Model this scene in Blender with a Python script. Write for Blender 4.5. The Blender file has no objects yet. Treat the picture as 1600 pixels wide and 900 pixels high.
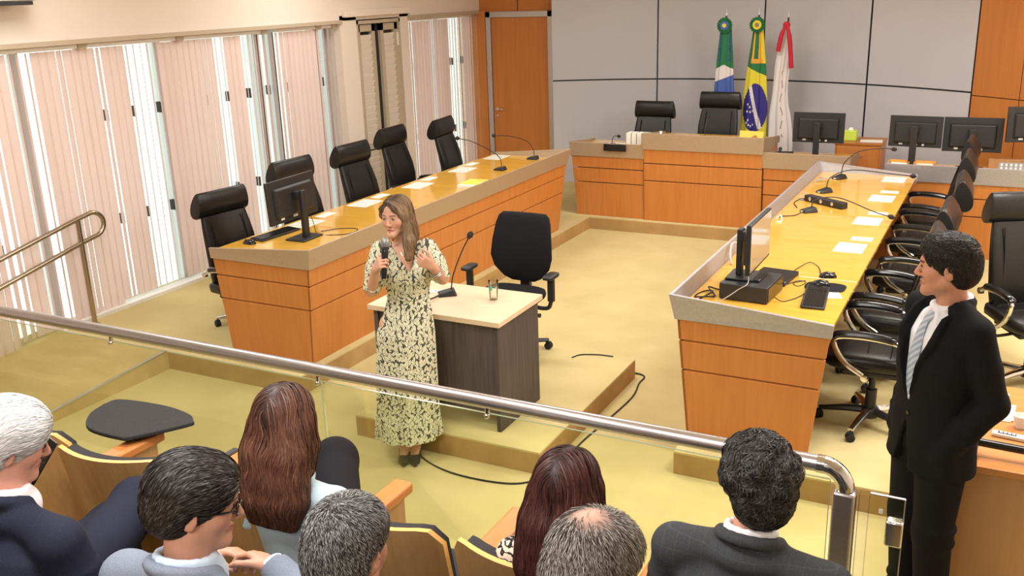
import bpy, bmesh, math, random
import numpy as np
from mathutils import Matrix, Vector
PI = math.pi
scene = bpy.context.scene
COL = scene.collection

# ------------------------------------------------------------------ camera
cam_data = bpy.data.cameras.new('camera')
cam_data.sensor_width = 36.0
cam_data.lens = 1495.7834 / 1600.0 * 36.0
cam_data.clip_start = 0.05
cam_data.clip_end = 200.0
camera = bpy.data.objects.new('camera', cam_data)
COL.objects.link(camera)
_W = ((0.88837653, 0.11052572, -0.4456133),
      (0.45803918, -0.27978748, 0.84375297),
      (-0.03142062, -0.95367868, -0.29918174))
camera.matrix_world = Matrix(((_W[0][0], -_W[0][1], -_W[0][2], 0.0),
                              (_W[1][0], -_W[1][1], -_W[1][2], 0.0),
                              (_W[2][0], -_W[2][1], -_W[2][2], 2.85),
                              (0, 0, 0, 1)))
scene.camera = camera

# ------------------------------------------------------------------ exposure, world, lights
scene.view_settings.view_transform = 'Standard'
scene.view_settings.look = 'None'
scene.view_settings.gamma = 1.0
scene.view_settings.use_curve_mapping = False
scene.view_settings.exposure = -0.18

world = bpy.data.worlds.new('daylight')
scene.world = world
world.use_nodes = True
_bg = world.node_tree.nodes['Background']
_bg.inputs[0].default_value = (0.90, 1.0, 0.95, 1)
_bg.inputs[1].default_value = 2.3

def area(name, loc, size, size_y, power, color=(1, 0.972, 0.94), target=None):
    d = bpy.data.lights.new(name, 'AREA')
    d.shape = 'RECTANGLE'
    d.size, d.size_y = size, size_y
    d.energy = power
    d.color = color
    o = bpy.data.objects.new(name, d)
    COL.objects.link(o)
    o.location = loc
    if target is not None:
        v = Vector(target) - Vector(loc)
        o.rotation_euler = v.to_track_quat('-Z', 'Y').to_euler()
    return o

# fluorescent ceiling fittings
for _x, _y, _p in [(-5.6, 4.6, 50), (-5.6, 8.2, 50), (-3.0, 6.4, 50), (-3.0, 9.8, 62), (-0.4, 8.2, 62), (1.3, 6.0, 115), (1.3, 9.0, 70)]:
    area('ceiling_lamp', (_x, _y, 3.52), 1.25, 0.6, _p)
area('ceiling_lamp', (-0.1, 4.9, 3.52), 1.25, 0.6, 85)
area('ceiling_lamp', (-1.8, 1.4, 3.52), 1.25, 0.6, 75)
area('ceiling_lamp', (-3.3, 2.9, 3.52), 1.25, 0.6, 70)
area('ceiling_lamp', (-0.9, -0.6, 3.52), 1.25, 0.6, 75)

# ------------------------------------------------------------------ materials
MATS = {}

def mat(name, color, rough=0.5, metal=0.0, spec=0.5, kind=None, c2=None, scale=8.0, bump=0.0, coat=0.0,
        sheen=0.0, stretch=(1, 1, 1), detail=4.0, ramp=(0.35, 0.65)):
    """procedural principled material; kind: None, 'noise', 'wood'"""
    m = bpy.data.materials.new(name)
    m.use_nodes = True
    nt = m.node_tree
    b = nt.nodes['Principled BSDF']
    b.inputs['Roughness'].default_value = rough
    b.inputs['Metallic'].default_value = metal
    b.inputs['Specular IOR Level'].default_value = spec
    b.inputs['Coat Weight'].default_value = coat
    b.inputs['Coat Roughness'].default_value = 0.12
    b.inputs['Sheen Weight'].default_value = sheen
    c = (*color, 1.0)
    b.inputs['Base Color'].default_value = c
    if kind:
        tc = nt.nodes.new('ShaderNodeTexCoord')
        mp = nt.nodes.new('ShaderNodeMapping')
        mp.inputs['Scale'].default_value = stretch
        nt.links.new(tc.outputs['Object'], mp.inputs['Vector'])
        n = nt.nodes.new('ShaderNodeTexNoise')
        n.inputs['Scale'].default_value = scale
        n.inputs['Detail'].default_value = detail
        n.inputs['Roughness'].default_value = 0.6
        nt.links.new(mp.outputs[0], n.inputs['Vector'])
        cr = nt.nodes.new('ShaderNodeValToRGB')
        cr.color_ramp.elements[0].position = ramp[0]
        cr.color_ramp.elements[1].position = ramp[1]
        cr.color_ramp.elements[0].color = (*(c2 or [x * 0.8 for x in color]), 1)
        cr.color_ramp.elements[1].color = c
        nt.links.new(n.outputs['Fac'], cr.inputs['Fac'])
        nt.links.new(cr.outputs[0], b.inputs['Base Color'])
        if bump:
            bp = nt.nodes.new('ShaderNodeBump')
            bp.inputs['Strength'].default_value = bump
            bp.inputs['Distance'].default_value = 0.004
            nt.links.new(n.outputs['Fac'], bp.inputs['Height'])
            nt.links.new(bp.outputs[0], b.inputs['Normal'])
    MATS[name] = m
    return m

M_carpet = mat('yellow_carpet', (0.63, 0.53, 0.262), 0.95, 0, 0.1, 'noise', (0.54, 0.445, 0.205), 2.2, 0.0, ramp=(0.3, 0.7), detail=9)
M_step = mat('brown_carpet_riser', (0.50, 0.33, 0.14), 0.95, 0, 0.1, 'noise', (0.40, 0.25, 0.10), 5, ramp=(0.3, 0.7), detail=8)
M_ramp = mat('tan_ramp_carpet', (0.64, 0.49, 0.235), 0.9, 0, 0.15, 'noise', (0.53, 0.39, 0.17), 2.5, stretch=(1, 3, 1), ramp=(0.3, 0.7), detail=8)
M_audfloor = mat('audience_carpet', (0.30, 0.22, 0.10), 0.95, 0, 0.1, 'noise', None, 5)
M_wood = mat('orange_veneer', (0.60, 0.235, 0.060), 0.34, 0, 0.4, 'wood', (0.51, 0.185, 0.042), 3.0, stretch=(9, 9, 0.5), ramp=(0.3, 0.7), detail=6)
M_wallwood = mat('orange_wall_veneer', (0.58, 0.22, 0.052), 0.38, 0, 0.4, 'wood', (0.50, 0.175, 0.038), 2.5, stretch=(7, 7, 0.4), ramp=(0.3, 0.7), detail=6)
M_band = mat('champagne_metal', (0.50, 0.385, 0.26), 0.42, 0.35, 0.5, 'noise', (0.46, 0.35, 0.235), 60, detail=2)
M_bandgrey = mat('silver_metal', (0.47, 0.44, 0.44), 0.40, 0.45, 0.5, 'noise', (0.42, 0.39, 0.39), 60, detail=2)
M_top = mat('varnished_yellow_top', (0.80, 0.46, 0.075), 0.09, 0, 0.6, 'wood', (0.70, 0.37, 0.042), 2.2, stretch=(1, 8, 1), coat=0.4, ramp=(0.3, 0.7))
M_edge = mat('brown_edge', (0.45, 0.17, 0.03), 0.4)
M_cream = mat('cream_paint', (0.80, 0.71, 0.62), 0.7, 0, 0.2, 'noise', (0.78, 0.69, 0.60), 1.5)
M_white = mat('white_paint', (0.84, 0.80, 0.74), 0.6)
M_greywall = mat('grey_laminate', (0.58, 0.58, 0.62), 0.14, 0, 0.45, 'noise', (0.55, 0.55, 0.585), 0.7, ramp=(0.3, 0.7))
M_dark = mat('dark_groove', (0.02, 0.018, 0.018), 0.6)
M_steel = mat('brushed_steel', (0.60, 0.57, 0.58), 0.28, 0.9, 0.5, 'noise', (0.50, 0.47, 0.48), 14, stretch=(0.3, 12, 12))
M_chrome = mat('chrome', (0.75, 0.74, 0.74), 0.12, 1.0)
M_alu = mat('aluminium', (0.62, 0.61, 0.60), 0.35, 0.8)
M_rail = mat('bronze_steel', (0.42, 0.34, 0.26), 0.25, 0.9)
M_leather = mat('black_leather', (0.013, 0.012, 0.0115), 0.34, 0, 0.36, 'noise', (0.010, 0.009, 0.0085), 60, bump=0.25)
M_blackplastic = mat('black_plastic', (0.018, 0.018, 0.019), 0.45, 0, 0.5)
M_blackgloss = mat('black_gloss', (0.012, 0.012, 0.013), 0.15, 0, 0.5)
M_screen = mat('dark_screen', (0.30, 0.26, 0.20), 0.10, 0.0, 0.6)
M_fabricblack = mat('black_fabric', (0.016, 0.016, 0.018), 0.9, 0, 0.2, 'noise', (0.010, 0.010, 0.012), 250, bump=0.2)
M_rubber = mat('rubber', (0.012, 0.012, 0.012), 0.7)
M_paper = mat('white_paper', (0.88, 0.86, 0.76), 0.7, 0, 0.2)
M_offwhite = mat('off_white_plastic', (0.82, 0.82, 0.78), 0.4)
M_grooveink = mat('pale_ink', (0.55, 0.54, 0.50), 0.8)
M_ply = mat('oak_plywood', (0.56, 0.32, 0.125), 0.32, 0, 0.45, 'wood', (0.47, 0.255, 0.09), 3.5, stretch=(14, 14, 0.7), ramp=(0.3, 0.7), detail=7, coat=0.15)
M_plyedge = mat('plywood_edge', (0.80, 0.46, 0.13), 0.45)
M_armwood = mat('orange_armrest_wood', (0.62, 0.23, 0.06), 0.35, 0, 0.4, 'wood', (0.54, 0.19, 0.045), 4, stretch=(8, 1, 8))
M_cushion = mat('charcoal_cushion', (0.045, 0.043, 0.045), 0.85, 0, 0.2, 'noise', (0.035, 0.033, 0.035), 120, bump=0.2)
M_tablewood = mat('pale_maple_top', (0.76, 0.60, 0.42), 0.35, 0, 0.4, 'wood', (0.72, 0.55, 0.37), 3, stretch=(1, 7, 1), ramp=(0.3, 0.7))
M_greywood = mat('dark_grey_woodgrain', (0.125, 0.098, 0.085), 0.55, 0, 0.3, 'wood', (0.055, 0.045, 0.042), 4, stretch=(12, 12, 0.6), ramp=(0.25, 0.75), detail=8)
M_tablebrown = mat('walnut_laminate', (0.50, 0.27, 0.125), 0.35, 0, 0.4, 'wood', (0.42, 0.215, 0.09), 2.2, stretch=(7, 7, 0.45), ramp=(0.3, 0.7), detail=7)
M_tabletop2 = mat('orange_table_top', (0.60, 0.26, 0.085), 0.22, 0, 0.5, 'wood', (0.52, 0.21, 0.065), 2.5, stretch=(0.6, 7, 7), ramp=(0.3, 0.7))
M_yellow = mat('yellow_print', (0.85, 0.62, 0.10), 0.5)
M_lime = mat('lime_print', (0.60, 0.80, 0.10), 0.5)
M_red = mat('red_plastic', (0.30, 0.015, 0.02), 0.4)
M_orangebox = mat('orange_tray', (0.75, 0.33, 0.06), 0.4)
M_cable = mat('black_cable', (0.012, 0.012, 0.012), 0.5)
M_greycable = mat('grey_cable', (0.42, 0.40, 0.40), 0.5)
M_louver = mat('louver_paint', (0.80, 0.72, 0.62), 0.5)
M_louverframe = mat('louver_frame', (0.50, 0.41, 0.30), 0.5)

def glass_mat(name, tint, alpha_mix, rough=0.0):
    m = bpy.data.materials.new(name)
    m.use_nodes = True
    nt = m.node_tree
    nt.nodes.remove(nt.nodes['Principled BSDF'])
    out = nt.nodes['Material Output']
    t = nt.nodes.new('ShaderNodeBsdfTransparent')
    t.inputs[0].default_value = (*tint, 1)
    g = nt.nodes.new('ShaderNodeBsdfGlossy')
    g.inputs['Roughness'].default_value = rough
    g.inputs['Color'].default_value = (0.9, 0.95, 0.92, 1)
    f = nt.nodes.new('ShaderNodeFresnel')
    f.inputs['IOR'].default_value = 1.45
    mx = nt.nodes.new('ShaderNodeMath')
    mx.operation = 'MULTIPLY'
    mx.inputs[1].default_value = alpha_mix
    nt.links.new(f.outputs[0], mx.inputs[0])
    s = nt.nodes.new('ShaderNodeMixShader')
    nt.links.new(mx.outputs[0], s.inputs[0])
    nt.links.new(t.outputs[0], s.inputs[1])
    nt.links.new(g.outputs[0], s.inputs[2])
    nt.links.new(s.outputs[0], out.inputs['Surface'])
    return m

M_glass = glass_mat('balustrade_glass', (0.95, 0.975, 0.885), 0.35)
M_winglass = glass_mat('window_glass', (0.95, 0.97, 0.96), 0.6)
M_glassedge = mat('green_glass_edge', (0.42, 0.50, 0.30), 0.15)
M_clear = glass_mat('drinking_glass', (0.97, 0.98, 0.97), 1.5)

def translucent_mat(name, col, fac):
    m = bpy.data.materials.new(name)
    m.use_nodes = True
    nt = m.node_tree
    nt.nodes.remove(nt.nodes['Principled BSDF'])
    out = nt.nodes['Material Output']
    d = nt.nodes.new('ShaderNodeBsdfDiffuse')
    t = nt.nodes.new('ShaderNodeBsdfTranslucent')
    d.inputs[0].default_value = (*col, 1)
    t.inputs[0].default_value = (*col, 1)
    s = nt.nodes.new('ShaderNodeMixShader')
    s.inputs[0].default_value = fac
    nt.links.new(d.outputs[0], s.inputs[1])
    nt.links.new(t.outputs[0], s.inputs[2])
    nt.links.new(s.outputs[0], out.inputs['Surface'])
    return m

M_blind = translucent_mat('pink_blind_fabric', (0.78, 0.60, 0.545), 0.24)

# ------------------------------------------------------------------ mesh helpers
def rotm(ax=0, ay=0, az=0):
    return Matrix.Rotation(az, 4, 'Z') @ Matrix.Rotation(ay, 4, 'Y') @ Matrix.Rotation(ax, 4, 'X')

class MB:
    """collects simple shapes and links them as ONE mesh object"""
    def __init__(s):
        s.v, s.f, s.mi = [], [], []
        s.cur = 0
    def add(s, vs, fs, M=None):
        o = len(s.v)
        if M is not None:
            vs = [tuple(M @ Vector(p)) for p in vs]
        s.v.extend(tuple(p) for p in vs)
        s.f.extend(tuple(i + o for i in f) for f in fs)
        s.mi.extend([s.cur] * len(fs))
        return s
    def box(s, x0, x1, y0, y1, z0, z1, M=None):
        vs = [(x, y, z) for z in (z0, z1) for y in (y0, y1) for x in (x0, x1)]
        return s.add(vs, [(0, 2, 3, 1), (4, 5, 7, 6), (0, 1, 5, 4), (2, 6, 7, 3), (0, 4, 6, 2), (1, 3, 7, 5)], M)
    def hexa(s, pts, M=None):
        """8 corners: bottom 4 counter-clockwise, then top 4"""
        return s.add(pts, [(3, 2, 1, 0), (4, 5, 6, 7), (0, 1, 5, 4), (1, 2, 6, 5), (2, 3, 7, 6), (3, 0, 4, 7)], M)
    def prism(s, poly, a0, a1, axis='z', M=None):
        n = len(poly)
        def p3(p, a):
            return {'z': (p[0], p[1], a), 'y': (p[0], a, p[1]), 'x': (a, p[0], p[1])}[axis]
        vs = [p3(p, a0) for p in poly] + [p3(p, a1) for p in poly]
        fs = [tuple(range(n))[::-1], tuple(range(n, 2 * n))] + [(i, (i + 1) % n, n + (i + 1) % n, n + i) for i in range(n)]
        return s.add(vs, fs, M)
    def loft(s, rings, cap=True, closed=True, M=None):
        n = len(rings[0])
        vs = [p for r in rings for p in r]
        fs = []
        for k in range(len(rings) - 1):
            for i in range(n if closed else n - 1):
                j = (i + 1) % n
                fs.append((k * n + i, k * n + j, (k + 1) * n + j, (k + 1) * n + i))
        if cap and closed:
            fs.append(tuple(range(n))[::-1])
            fs.append(tuple(range((len(rings) - 1) * n, len(rings) * n)))
        return s.add(vs, fs, M)
    def tube(s, pts, r, n=10, cap=True, M=None, flat=1.0, up=None):
        pts = [Vector(p) for p in pts]
        rs = list(r) if hasattr(r, '__len__') else [r] * len(pts)
        rings = []
        prev = None
        for k, p in enumerate(pts):
            a = pts[max(0, k - 1)]
            b = pts[min(len(pts) - 1, k + 1)]
            t = (b - a).normalized()
            ref = Vector(up) if up is not None else (prev if prev is not None else (Vector((0, 0, 1)) if abs(t.z) < 0.9 else Vector((1, 0, 0))))
            u = (ref - t * ref.dot(t))
            if u.length < 1e-6:
                u = t.orthogonal()
            u.normalize()
            w = t.cross(u)
            prev = u
            rings.append([tuple(p + u * (rs[k] * flat * math.cos(2 * PI * i / n)) + w * (rs[k] * math.sin(2 * PI * i / n))) for i in range(n)])
        return s.loft(rings, cap, True, M)
    def lathe(s, prof, center=(0, 0, 0), n=20, M=None):
        rings = [[(center[0] + r * math.cos(2 * PI * i / n), center[1] + r * math.sin(2 * PI * i / n), center[2] + z) for i in range(n)] for r, z in prof]
        return s.loft(rings, True, True, M)
    def sphere(s, c, r, nu=14, nv=9, M=None):
        rx, ry, rz = r if hasattr(r, '__len__') else (r, r, r)
        rings = []
        for j in range(nv + 1):
            a = -PI / 2 + PI * j / nv
            cr = max(math.cos(a), 1e-4)
            rings.append([(c[0] + rx * cr * math.cos(2 * PI * i / nu), c[1] + ry * cr * math.sin(2 * PI * i / nu), c[2] + rz * math.sin(a)) for i in range(nu)])
        return s.loft(rings, True, True, M)
    def rbox(s, cx, cy, cz, sx, sy, sz, e=0.35, n=20, m=10, M=None):
        """rounded (superellipsoid) cushion"""
        def sp(c, p):
            return math.copysign(abs(c) ** p, c)
        rings = []
        for j in range(m + 1):
            a = -PI / 2 + PI * j / m
            ca, sa = sp(max(math.cos(a), 1e-5), e), sp(math.sin(a), e)
            rings.append([(cx + sx / 2 * ca * sp(math.cos(2 * PI * i / n), e), cy + sy / 2 * ca * sp(math.sin(2 * PI * i / n), e), cz + sz / 2 * sa) for i in range(n)])
        return s.loft(rings, True, True, M)
    def build(s, name, m=None, parent=None, smooth=35, bevel=0.0, seg=2, loc=None):
        me = bpy.data.meshes.new(name)
        me.from_pydata(s.v, [], s.f)
        ms = m if isinstance(m, (list, tuple)) else [m]
        for x in ms:
            if x is not None:
                me.materials.append(x)
        if len(ms) > 1:
            me.polygons.foreach_set('material_index', s.mi)
        me.update()
        bm = bmesh.new()
        bm.from_mesh(me)
        bmesh.ops.recalc_face_normals(bm, faces=bm.faces)
        bm.to_mesh(me)
        bm.free()
        if smooth:
            me.polygons.foreach_set('use_smooth', [True] * len(me.polygons))
            me.set_sharp_from_angle(angle=math.radians(smooth))
        o = bpy.data.objects.new(name, me)
        COL.objects.link(o)
        if parent is not None:
            o.parent = parent
        if loc is not None:
            o.location = loc
        if bevel:
            b = o.modifiers.new('bevel', 'BEVEL')
            b.width = bevel
            b.segments = seg
            b.limit_method = 'ANGLE'
            b.angle_limit = math.radians(40)
            b.harden_normals = False
        return o

def thing(name, label, cat, loc=(0, 0, 0), rotz=0.0, group=None):
    o = bpy.data.objects.new(name, None)
    o.empty_display_size = 0.1
    COL.objects.link(o)
    o.location = loc
    o.rotation_euler = (0, 0, rotz)
    return tag(o, label, cat, group)

def tag(o, label, cat, group=None):
    o['label'] = label
    o['category'] = cat
    if group:
        o['group'] = group
    return o

def struct(o, label=None):
    o['kind'] = 'structure'
    if label:
        o['label'] = label
    return o

KIDS = {}
def kids(o):
    return [c for c in COL.objects if c.parent == o]

def copy_tree(src, parent=None):
    c = src.copy()
    COL.objects.link(c)
    if parent is not None:
        c.parent = parent
    for ch in kids(src):
        copy_tree(ch, c)
    return c

def dup(src, loc, rotz, label, group=None):
    c = copy_tree(src)
    c.location = loc
    c.rotation_euler = (0, 0, rotz)
    c['label'] = label
    if group:
        c['group'] = group
    return c

def smooth_path(pts, n=8):
    """Catmull-Rom through the points"""
    P = [Vector(p) for p in pts]
    P = [P[0] * 2 - P[1]] + P + [P[-1] * 2 - P[-2]]
    out = []
    for i in range(1, len(P) - 2):
        for k in range(n):
            t = k / n
            a, b, c, d = P[i - 1], P[i], P[i + 1], P[i + 2]
            out.append(0.5 * ((2 * b) + (c - a) * t + (2 * a - 5 * b + 4 * c - d) * t * t + (3 * b - a - 3 * c + d) * t ** 3))
    out.append(P[-2])
    return out
# ================================================================== SETTING
PL = 0.15                         # height of the dais round the pit
def curve_y(x):                   # plan of the curved back wall
    return 12.97 - 0.115 * (x + 3.55) ** 2 + 0.0 * x

# pit floor
b = MB().box(-7.4, 2.2, 2.72, 13.6, -0.12, 0.0)
struct(b.build('floor', M_carpet))
# dais (U shape): left strip, back strip, right strip, each with a riser face browner than its top
def dais(name, x0, x1, y0, y1):
    b = MB()
    b.cur = 1
    b.box(x0, x1, y0, y1, 0.0, PL - 0.012)
    b.cur = 0
    b.box(x0 - 0.0, x1 + 0.0, y0 - 0.0, y1, PL - 0.012, PL)
    o = b.build(name, [M_carpet, M_step], smooth=0)
    return struct(o)
dais('trim_1', -7.3, -4.475, 5.08, 13.4)
dais('trim_2', -4.475, -1.60, 10.56, 13.4)
dais('trim_3', -1.60, 2.1, 5.05, 13.4)
# small platform under the witness table
b = MB()
b.cur = 1
b.box(-3.70, -2.33, 4.70, 6.36, 0.0, PL - 0.012)
b.cur = 0
b.box(-3.70, -2.33, 4.70, 6.36, PL - 0.012, PL)
struct(b.build('trim_4', [M_carpet, M_step], smooth=0))
# ramp on the left climbing to the dais
b = MB()
b.add([(-7.3, 2.9, 0.0), (-5.83, 2.9, 0.0), (-5.83, 5.08, 0.0), (-7.3, 5.08, 0.0),
       (-7.3, 2.9, 0.001), (-5.83, 2.9, 0.001), (-5.83, 5.08, PL), (-7.3, 5.08, PL)],
      [(0, 1, 2, 3), (4, 5, 6, 7), (0, 1, 5, 4), (1, 2, 6, 5), (2, 3, 7, 6), (3, 0, 4, 7)])
struct(b.build('trim_5', M_ramp, smooth=0))
b = MB()
b.hexa([(-5.86, 2.9, 0.0), (-5.825, 2.9, 0.0), (-5.825, 5.08, PL + .004), (-5.86, 5.08, PL + .004),
        (-5.86, 2.9, 0.006), (-5.825, 2.9, 0.006), (-5.825, 5.08, PL + .012), (-5.86, 5.08, PL + .012)])
struct(b.build('trim_6', M_alu, smooth=0))
# audience tiers
b = MB()
b.box(-7.4, 2.2, 1.62, 2.75, -0.12, 0.40)
struct(b.build('floor_1', M_audfloor, smooth=0))
b = MB()
b.box(-7.4, 2.2, 0.72, 1.62, -0.12, 0.60)
struct(b.build('floor_2', M_audfloor, smooth=0))
b = MB()
b.box(-7.4, 2.2, -2.2, 0.72, -0.12, 0.80)
struct(b.build('floor_3', M_audfloor, smooth=0))
# ceiling, right and rear walls
struct(MB().box(-7.6, 2.4, -2.4, 13.9, 3.6, 3.75).build('ceiling', M_white, smooth=0))
struct(MB().box(2.1, 2.3, -2.4, 13.6, -0.12, 3.6).build('wall_right', M_cream, smooth=0))
struct(MB().box(-7.4, 2.3, -2.4, -2.2, -0.12, 3.6).build('wall_front', M_cream, smooth=0))

# left wall: lintel above the blinds, pillar, sill, far lintel
WX = -7.14
b = MB()
b.box(WX - 0.22, WX + 0.10, -2.3, 13.5, 2.545, 3.6)           # lintel
b.box(WX - 0.22, WX + 0.10, 9.28, 9.60, -0.1, 2.60)           # pillar before the louvred doors
b.box(WX - 0.22, WX + 0.10, 10.52, 10.72, -0.1, 2.60)         # pillar after them
b.box(WX - 0.30, WX - 0.20, 9.5, 10.6, -0.1, 2.60)            # back of the louvred recess
b.box(WX - 0.22, WX + 0.04, -2.3, 0.6, -0.1, 2.60)            # solid wall beside the audience
struct(b.build('wall_left', M_cream, smooth=0))
struct(MB().box(WX + 0.10, WX + 0.16, 9.33, 10.70, 2.58, 2.66).build('trim_7', M_cream, smooth=0, bevel=0.008))
struct(MB().box(WX - 0.02, WX + 0.13, 0.6, 9.30, 2.515, 2.553).build('trim_8', M_louverframe, smooth=0))
struct(MB().box(WX - 0.02, WX + 0.13, 10.70, 12.55, 2.505, 2.553).build('trim_9', M_louverframe, smooth=0))
# light strip of skirting under the blinds
struct(MB().box(WX - 0.05, WX + 0.09, 5.08, 9.30, PL, PL + 0.03).build('baseboard_left', M_white, smooth=0))

# windows behind the blinds: aluminium frames, panes, black latches
def window(name, y0, y1, z0, z1, bars):
    root = bpy.data.objects.new(name, None)
    COL.objects.link(root)
    root.location = (WX - 0.14, (y0 + y1) / 2, z0)
    struct(root)
    h, w = z1 - z0, (y1 - y0) / 2
    f = MB()
    f.box(-0.03, 0.03, -w, w, 0, 0.05)
    f.box(-0.03, 0.03, -w, w, h - 0.05, h)
    for yb in bars:
        yy = yb - (y0 + y1) / 2
        f.box(-0.035, 0.035, yy - 0.035, yy + 0.035, 0, h)
    f.build('window_frame', M_alu, root, smooth=0)
    d = MB()
    for yb in bars[:-1]:
        yy = yb - (y0 + y1) / 2
        d.box(-0.01, 0.037, yy + 0.036, yy + 0.05, 0.05, h - 0.05)
    d.build('dark_gasket', M_dark, root, smooth=0)
    MB().box(-0.004, 0.004, -w, w, 0.04, h - 0.04).build('pane', M_winglass, root, smooth=0)
    k = MB()
    yy = y0 + 0.16
    while yy < y1 - 0.05:
        for zz in (1.12 - z0 + 0.75, 0.42 - z0 + 0.5):
            k.box(0.0, 0.05, yy - (y0 + y1) / 2 - 0.009, yy - (y0 + y1) / 2 + 0.009, zz - 0.05, zz + 0.05)
        yy += 0.31
    k.build('latch', M_dark, root, smooth=0)
    return root
window('window_1', 0.6, 9.3, 0.05, 2.56, [0.7, 2.2, 3.7, 5.2, 6.7, 8.05, 8.3, 9.05, 9.26])
window('window_2', 10.7, 12.6, 0.15, 2.56, [10.75, 11.7, 12.56])

# back wall: door wall, curved grey panelling with dark joints, wood at the right
b = MB()
b.box(-7.4, -5.80, 12.60, 12.85, -0.1, 3.6)
struct(b.build('wall_back', M_wallwood, smooth=0))
struct(MB().box(-7.08, -6.93, 12.545, 12.60, PL, 2.55).build('trim_10', M_wallwood, smooth=0, bevel=0.01))
# seam in the veneer above the door
struct(MB().box(-6.42, -6.41, 12.594, 12.60, 2.52, 3.6).build('trim_11', M_dark, smooth=0))

def curved(name, m, x0, x1, z0, z1, off0, off1, n=40, **k):
    r = []
    for i in range(n + 1):
        x = x0 + (x1 - x0) * i / n
        y = curve_y(x)
        r.append([(x, y + off0, z0), (x, y + off0, z1), (x, y + off1, z1), (x, y + off1, z0)])
    return MB().loft(r).build(name, m, **k)
XG0, XG1 = -5.80, -0.44
# each grey panel between the dark joints
_jx = [XG0, -4.43, -3.00, -1.64, XG1]
_jn = 0
for i in range(4):
    for (z0, z1) in ((0.1, 1.575), (1.595, 3.6)):
        _jn += 1
        struct(curved('wall_back_panel_%d' % _jn, M_greywall, _jx[i] + 0.011, _jx[i + 1] - 0.011, z0, z1, 0.0, 0.05, 16))
struct(curved('wall_back_core', M_dark, XG0, XG1, 0.1, 3.6, 0.03, 0.12))
struct(curved('wall_back_core_2', M_edge, XG1, 2.1, 0.1, 3.6, 0.06, 0.16))
for k, (z0, z1) in enumerate(((0.1, 1.55), (1.56, 3.6))):
    struct(curved('wall_back_veneer_%d' % (k + 1), M_wallwood, XG1 + 0.004, 0.03, z0, z1, -0.01, 0.10, 12))
    struct(curved('wall_back_veneer_%d' % (k + 3), M_wallwood, 0.036, 2.1, z0, z1, -0.01, 0.10, 24))

# the veneered door with its aluminium frame
d = bpy.data.objects.new('door_1', None)
COL.objects.link(d)
d.location = (-6.39, 12.60, PL)
struct(d, 'wooden door in an aluminium frame')
f = MB()
for x0, x1 in ((-0.53, -0.455), (0.455, 0.53)):
    f.box(x0, x1, -0.05, 0.0, 0, 2.38)
f.box(-0.53, 0.53, -0.05, 0.0, 2.30, 2.38)
f.build('door_frame', M_alu, d, smooth=0, bevel=0.004)
MB().box(-0.45, 0.45, -0.025, 0.0, 0.0, 2.295).build('door_leaf', M_wallwood, d, smooth=0)
hb = MB()
hb.lathe([(0.025, 0), (0.025, 0.008)], n=16, M=Matrix.Translation((-0.395, -0.025, 1.0)) @ rotm(PI / 2))
hb.tube([(-0.395, -0.03, 1.0), (-0.395, -0.075, 1.0), (-0.385, -0.078, 1.0), (-0.27, -0.078, 1.0)], 0.009, 8)
hb.lathe([(0.02, 0), (0.02, 0.008)], n=16, M=Matrix.Translation((-0.395, -0.025, 0.90)) @ rotm(PI / 2))
hb.build('door_handle', M_chrome, d)

# louvred double doors in the pillar recess
d = bpy.data.objects.new('door_2', None)
COL.objects.link(d)
d.location = (WX + 0.06, 10.06, PL)
struct(d, 'narrow louvred double doors with a dark gap between the leaves')
f = MB()
for y0, y1 in ((-0.46, -0.43), (0.43, 0.46)):
    f.box(-0.06, 0.045, y0, y1, 0, 2.38)
f.box(-0.06, 0.045, -0.46, 0.46, 2.34, 2.38)
f.build('door_frame', M_louverframe, d, smooth=0)
MB().box(-0.035, -0.025, -0.08, 0.08, 0.0, 2.34).build('gap_shade_sheet', M_dark, d, smooth=0)  # black sheet stands in for the shade between the leaves
for s in (-1, 1):
    leaf = MB()
    ya, yb = (-0.43, -0.085) if s < 0 else (0.0, 0.43)
    ya, yb = (-0.43, -0.06) if s < 0 else (0.06, 0.43)
    leaf.box(-0.03, 0.015, ya, ya + 0.065, 0.02, 2.33)
    leaf.box(-0.03, 0.015, yb - 0.065, yb, 0.02, 2.33)
    for z0, z1 in ((0.02, 0.12), (0.83, 0.90), (2.25, 2.33)):
        leaf.box(-0.03, 0.015, ya, yb, z0, z1)
    lo = leaf.build('door_leaf', M_louverframe, d, smooth=0)
    sl = MB()
    z = 0.14
    while z < 2.24:
        if not 0.81 < z < 0.91:
            sl.box(-0.004, 0.004, ya + 0.065, yb - 0.065, -0.045, 0.045, Matrix.Translation((-0.008, 0, z)) @ rotm(0, 0.30, 0))
        z += 0.078
    sl.build('louvers', M_louver, lo, smooth=0)
    kb = MB()
    kb.sphere((0.03, yb - 0.03 if s < 0 else ya + 0.03, 0.86), 0.014)
    kb.build('knob', M_dark, lo)
    hg = MB()
    for z in (0.55, 2.05):
        hg.box(0.015, 0.03, (ya if s < 0 else yb - 0.02), (ya + 0.02 if s < 0 else yb), z, z + 0.16)
    hg.build('hinge', M_white, lo, smooth=0)

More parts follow.
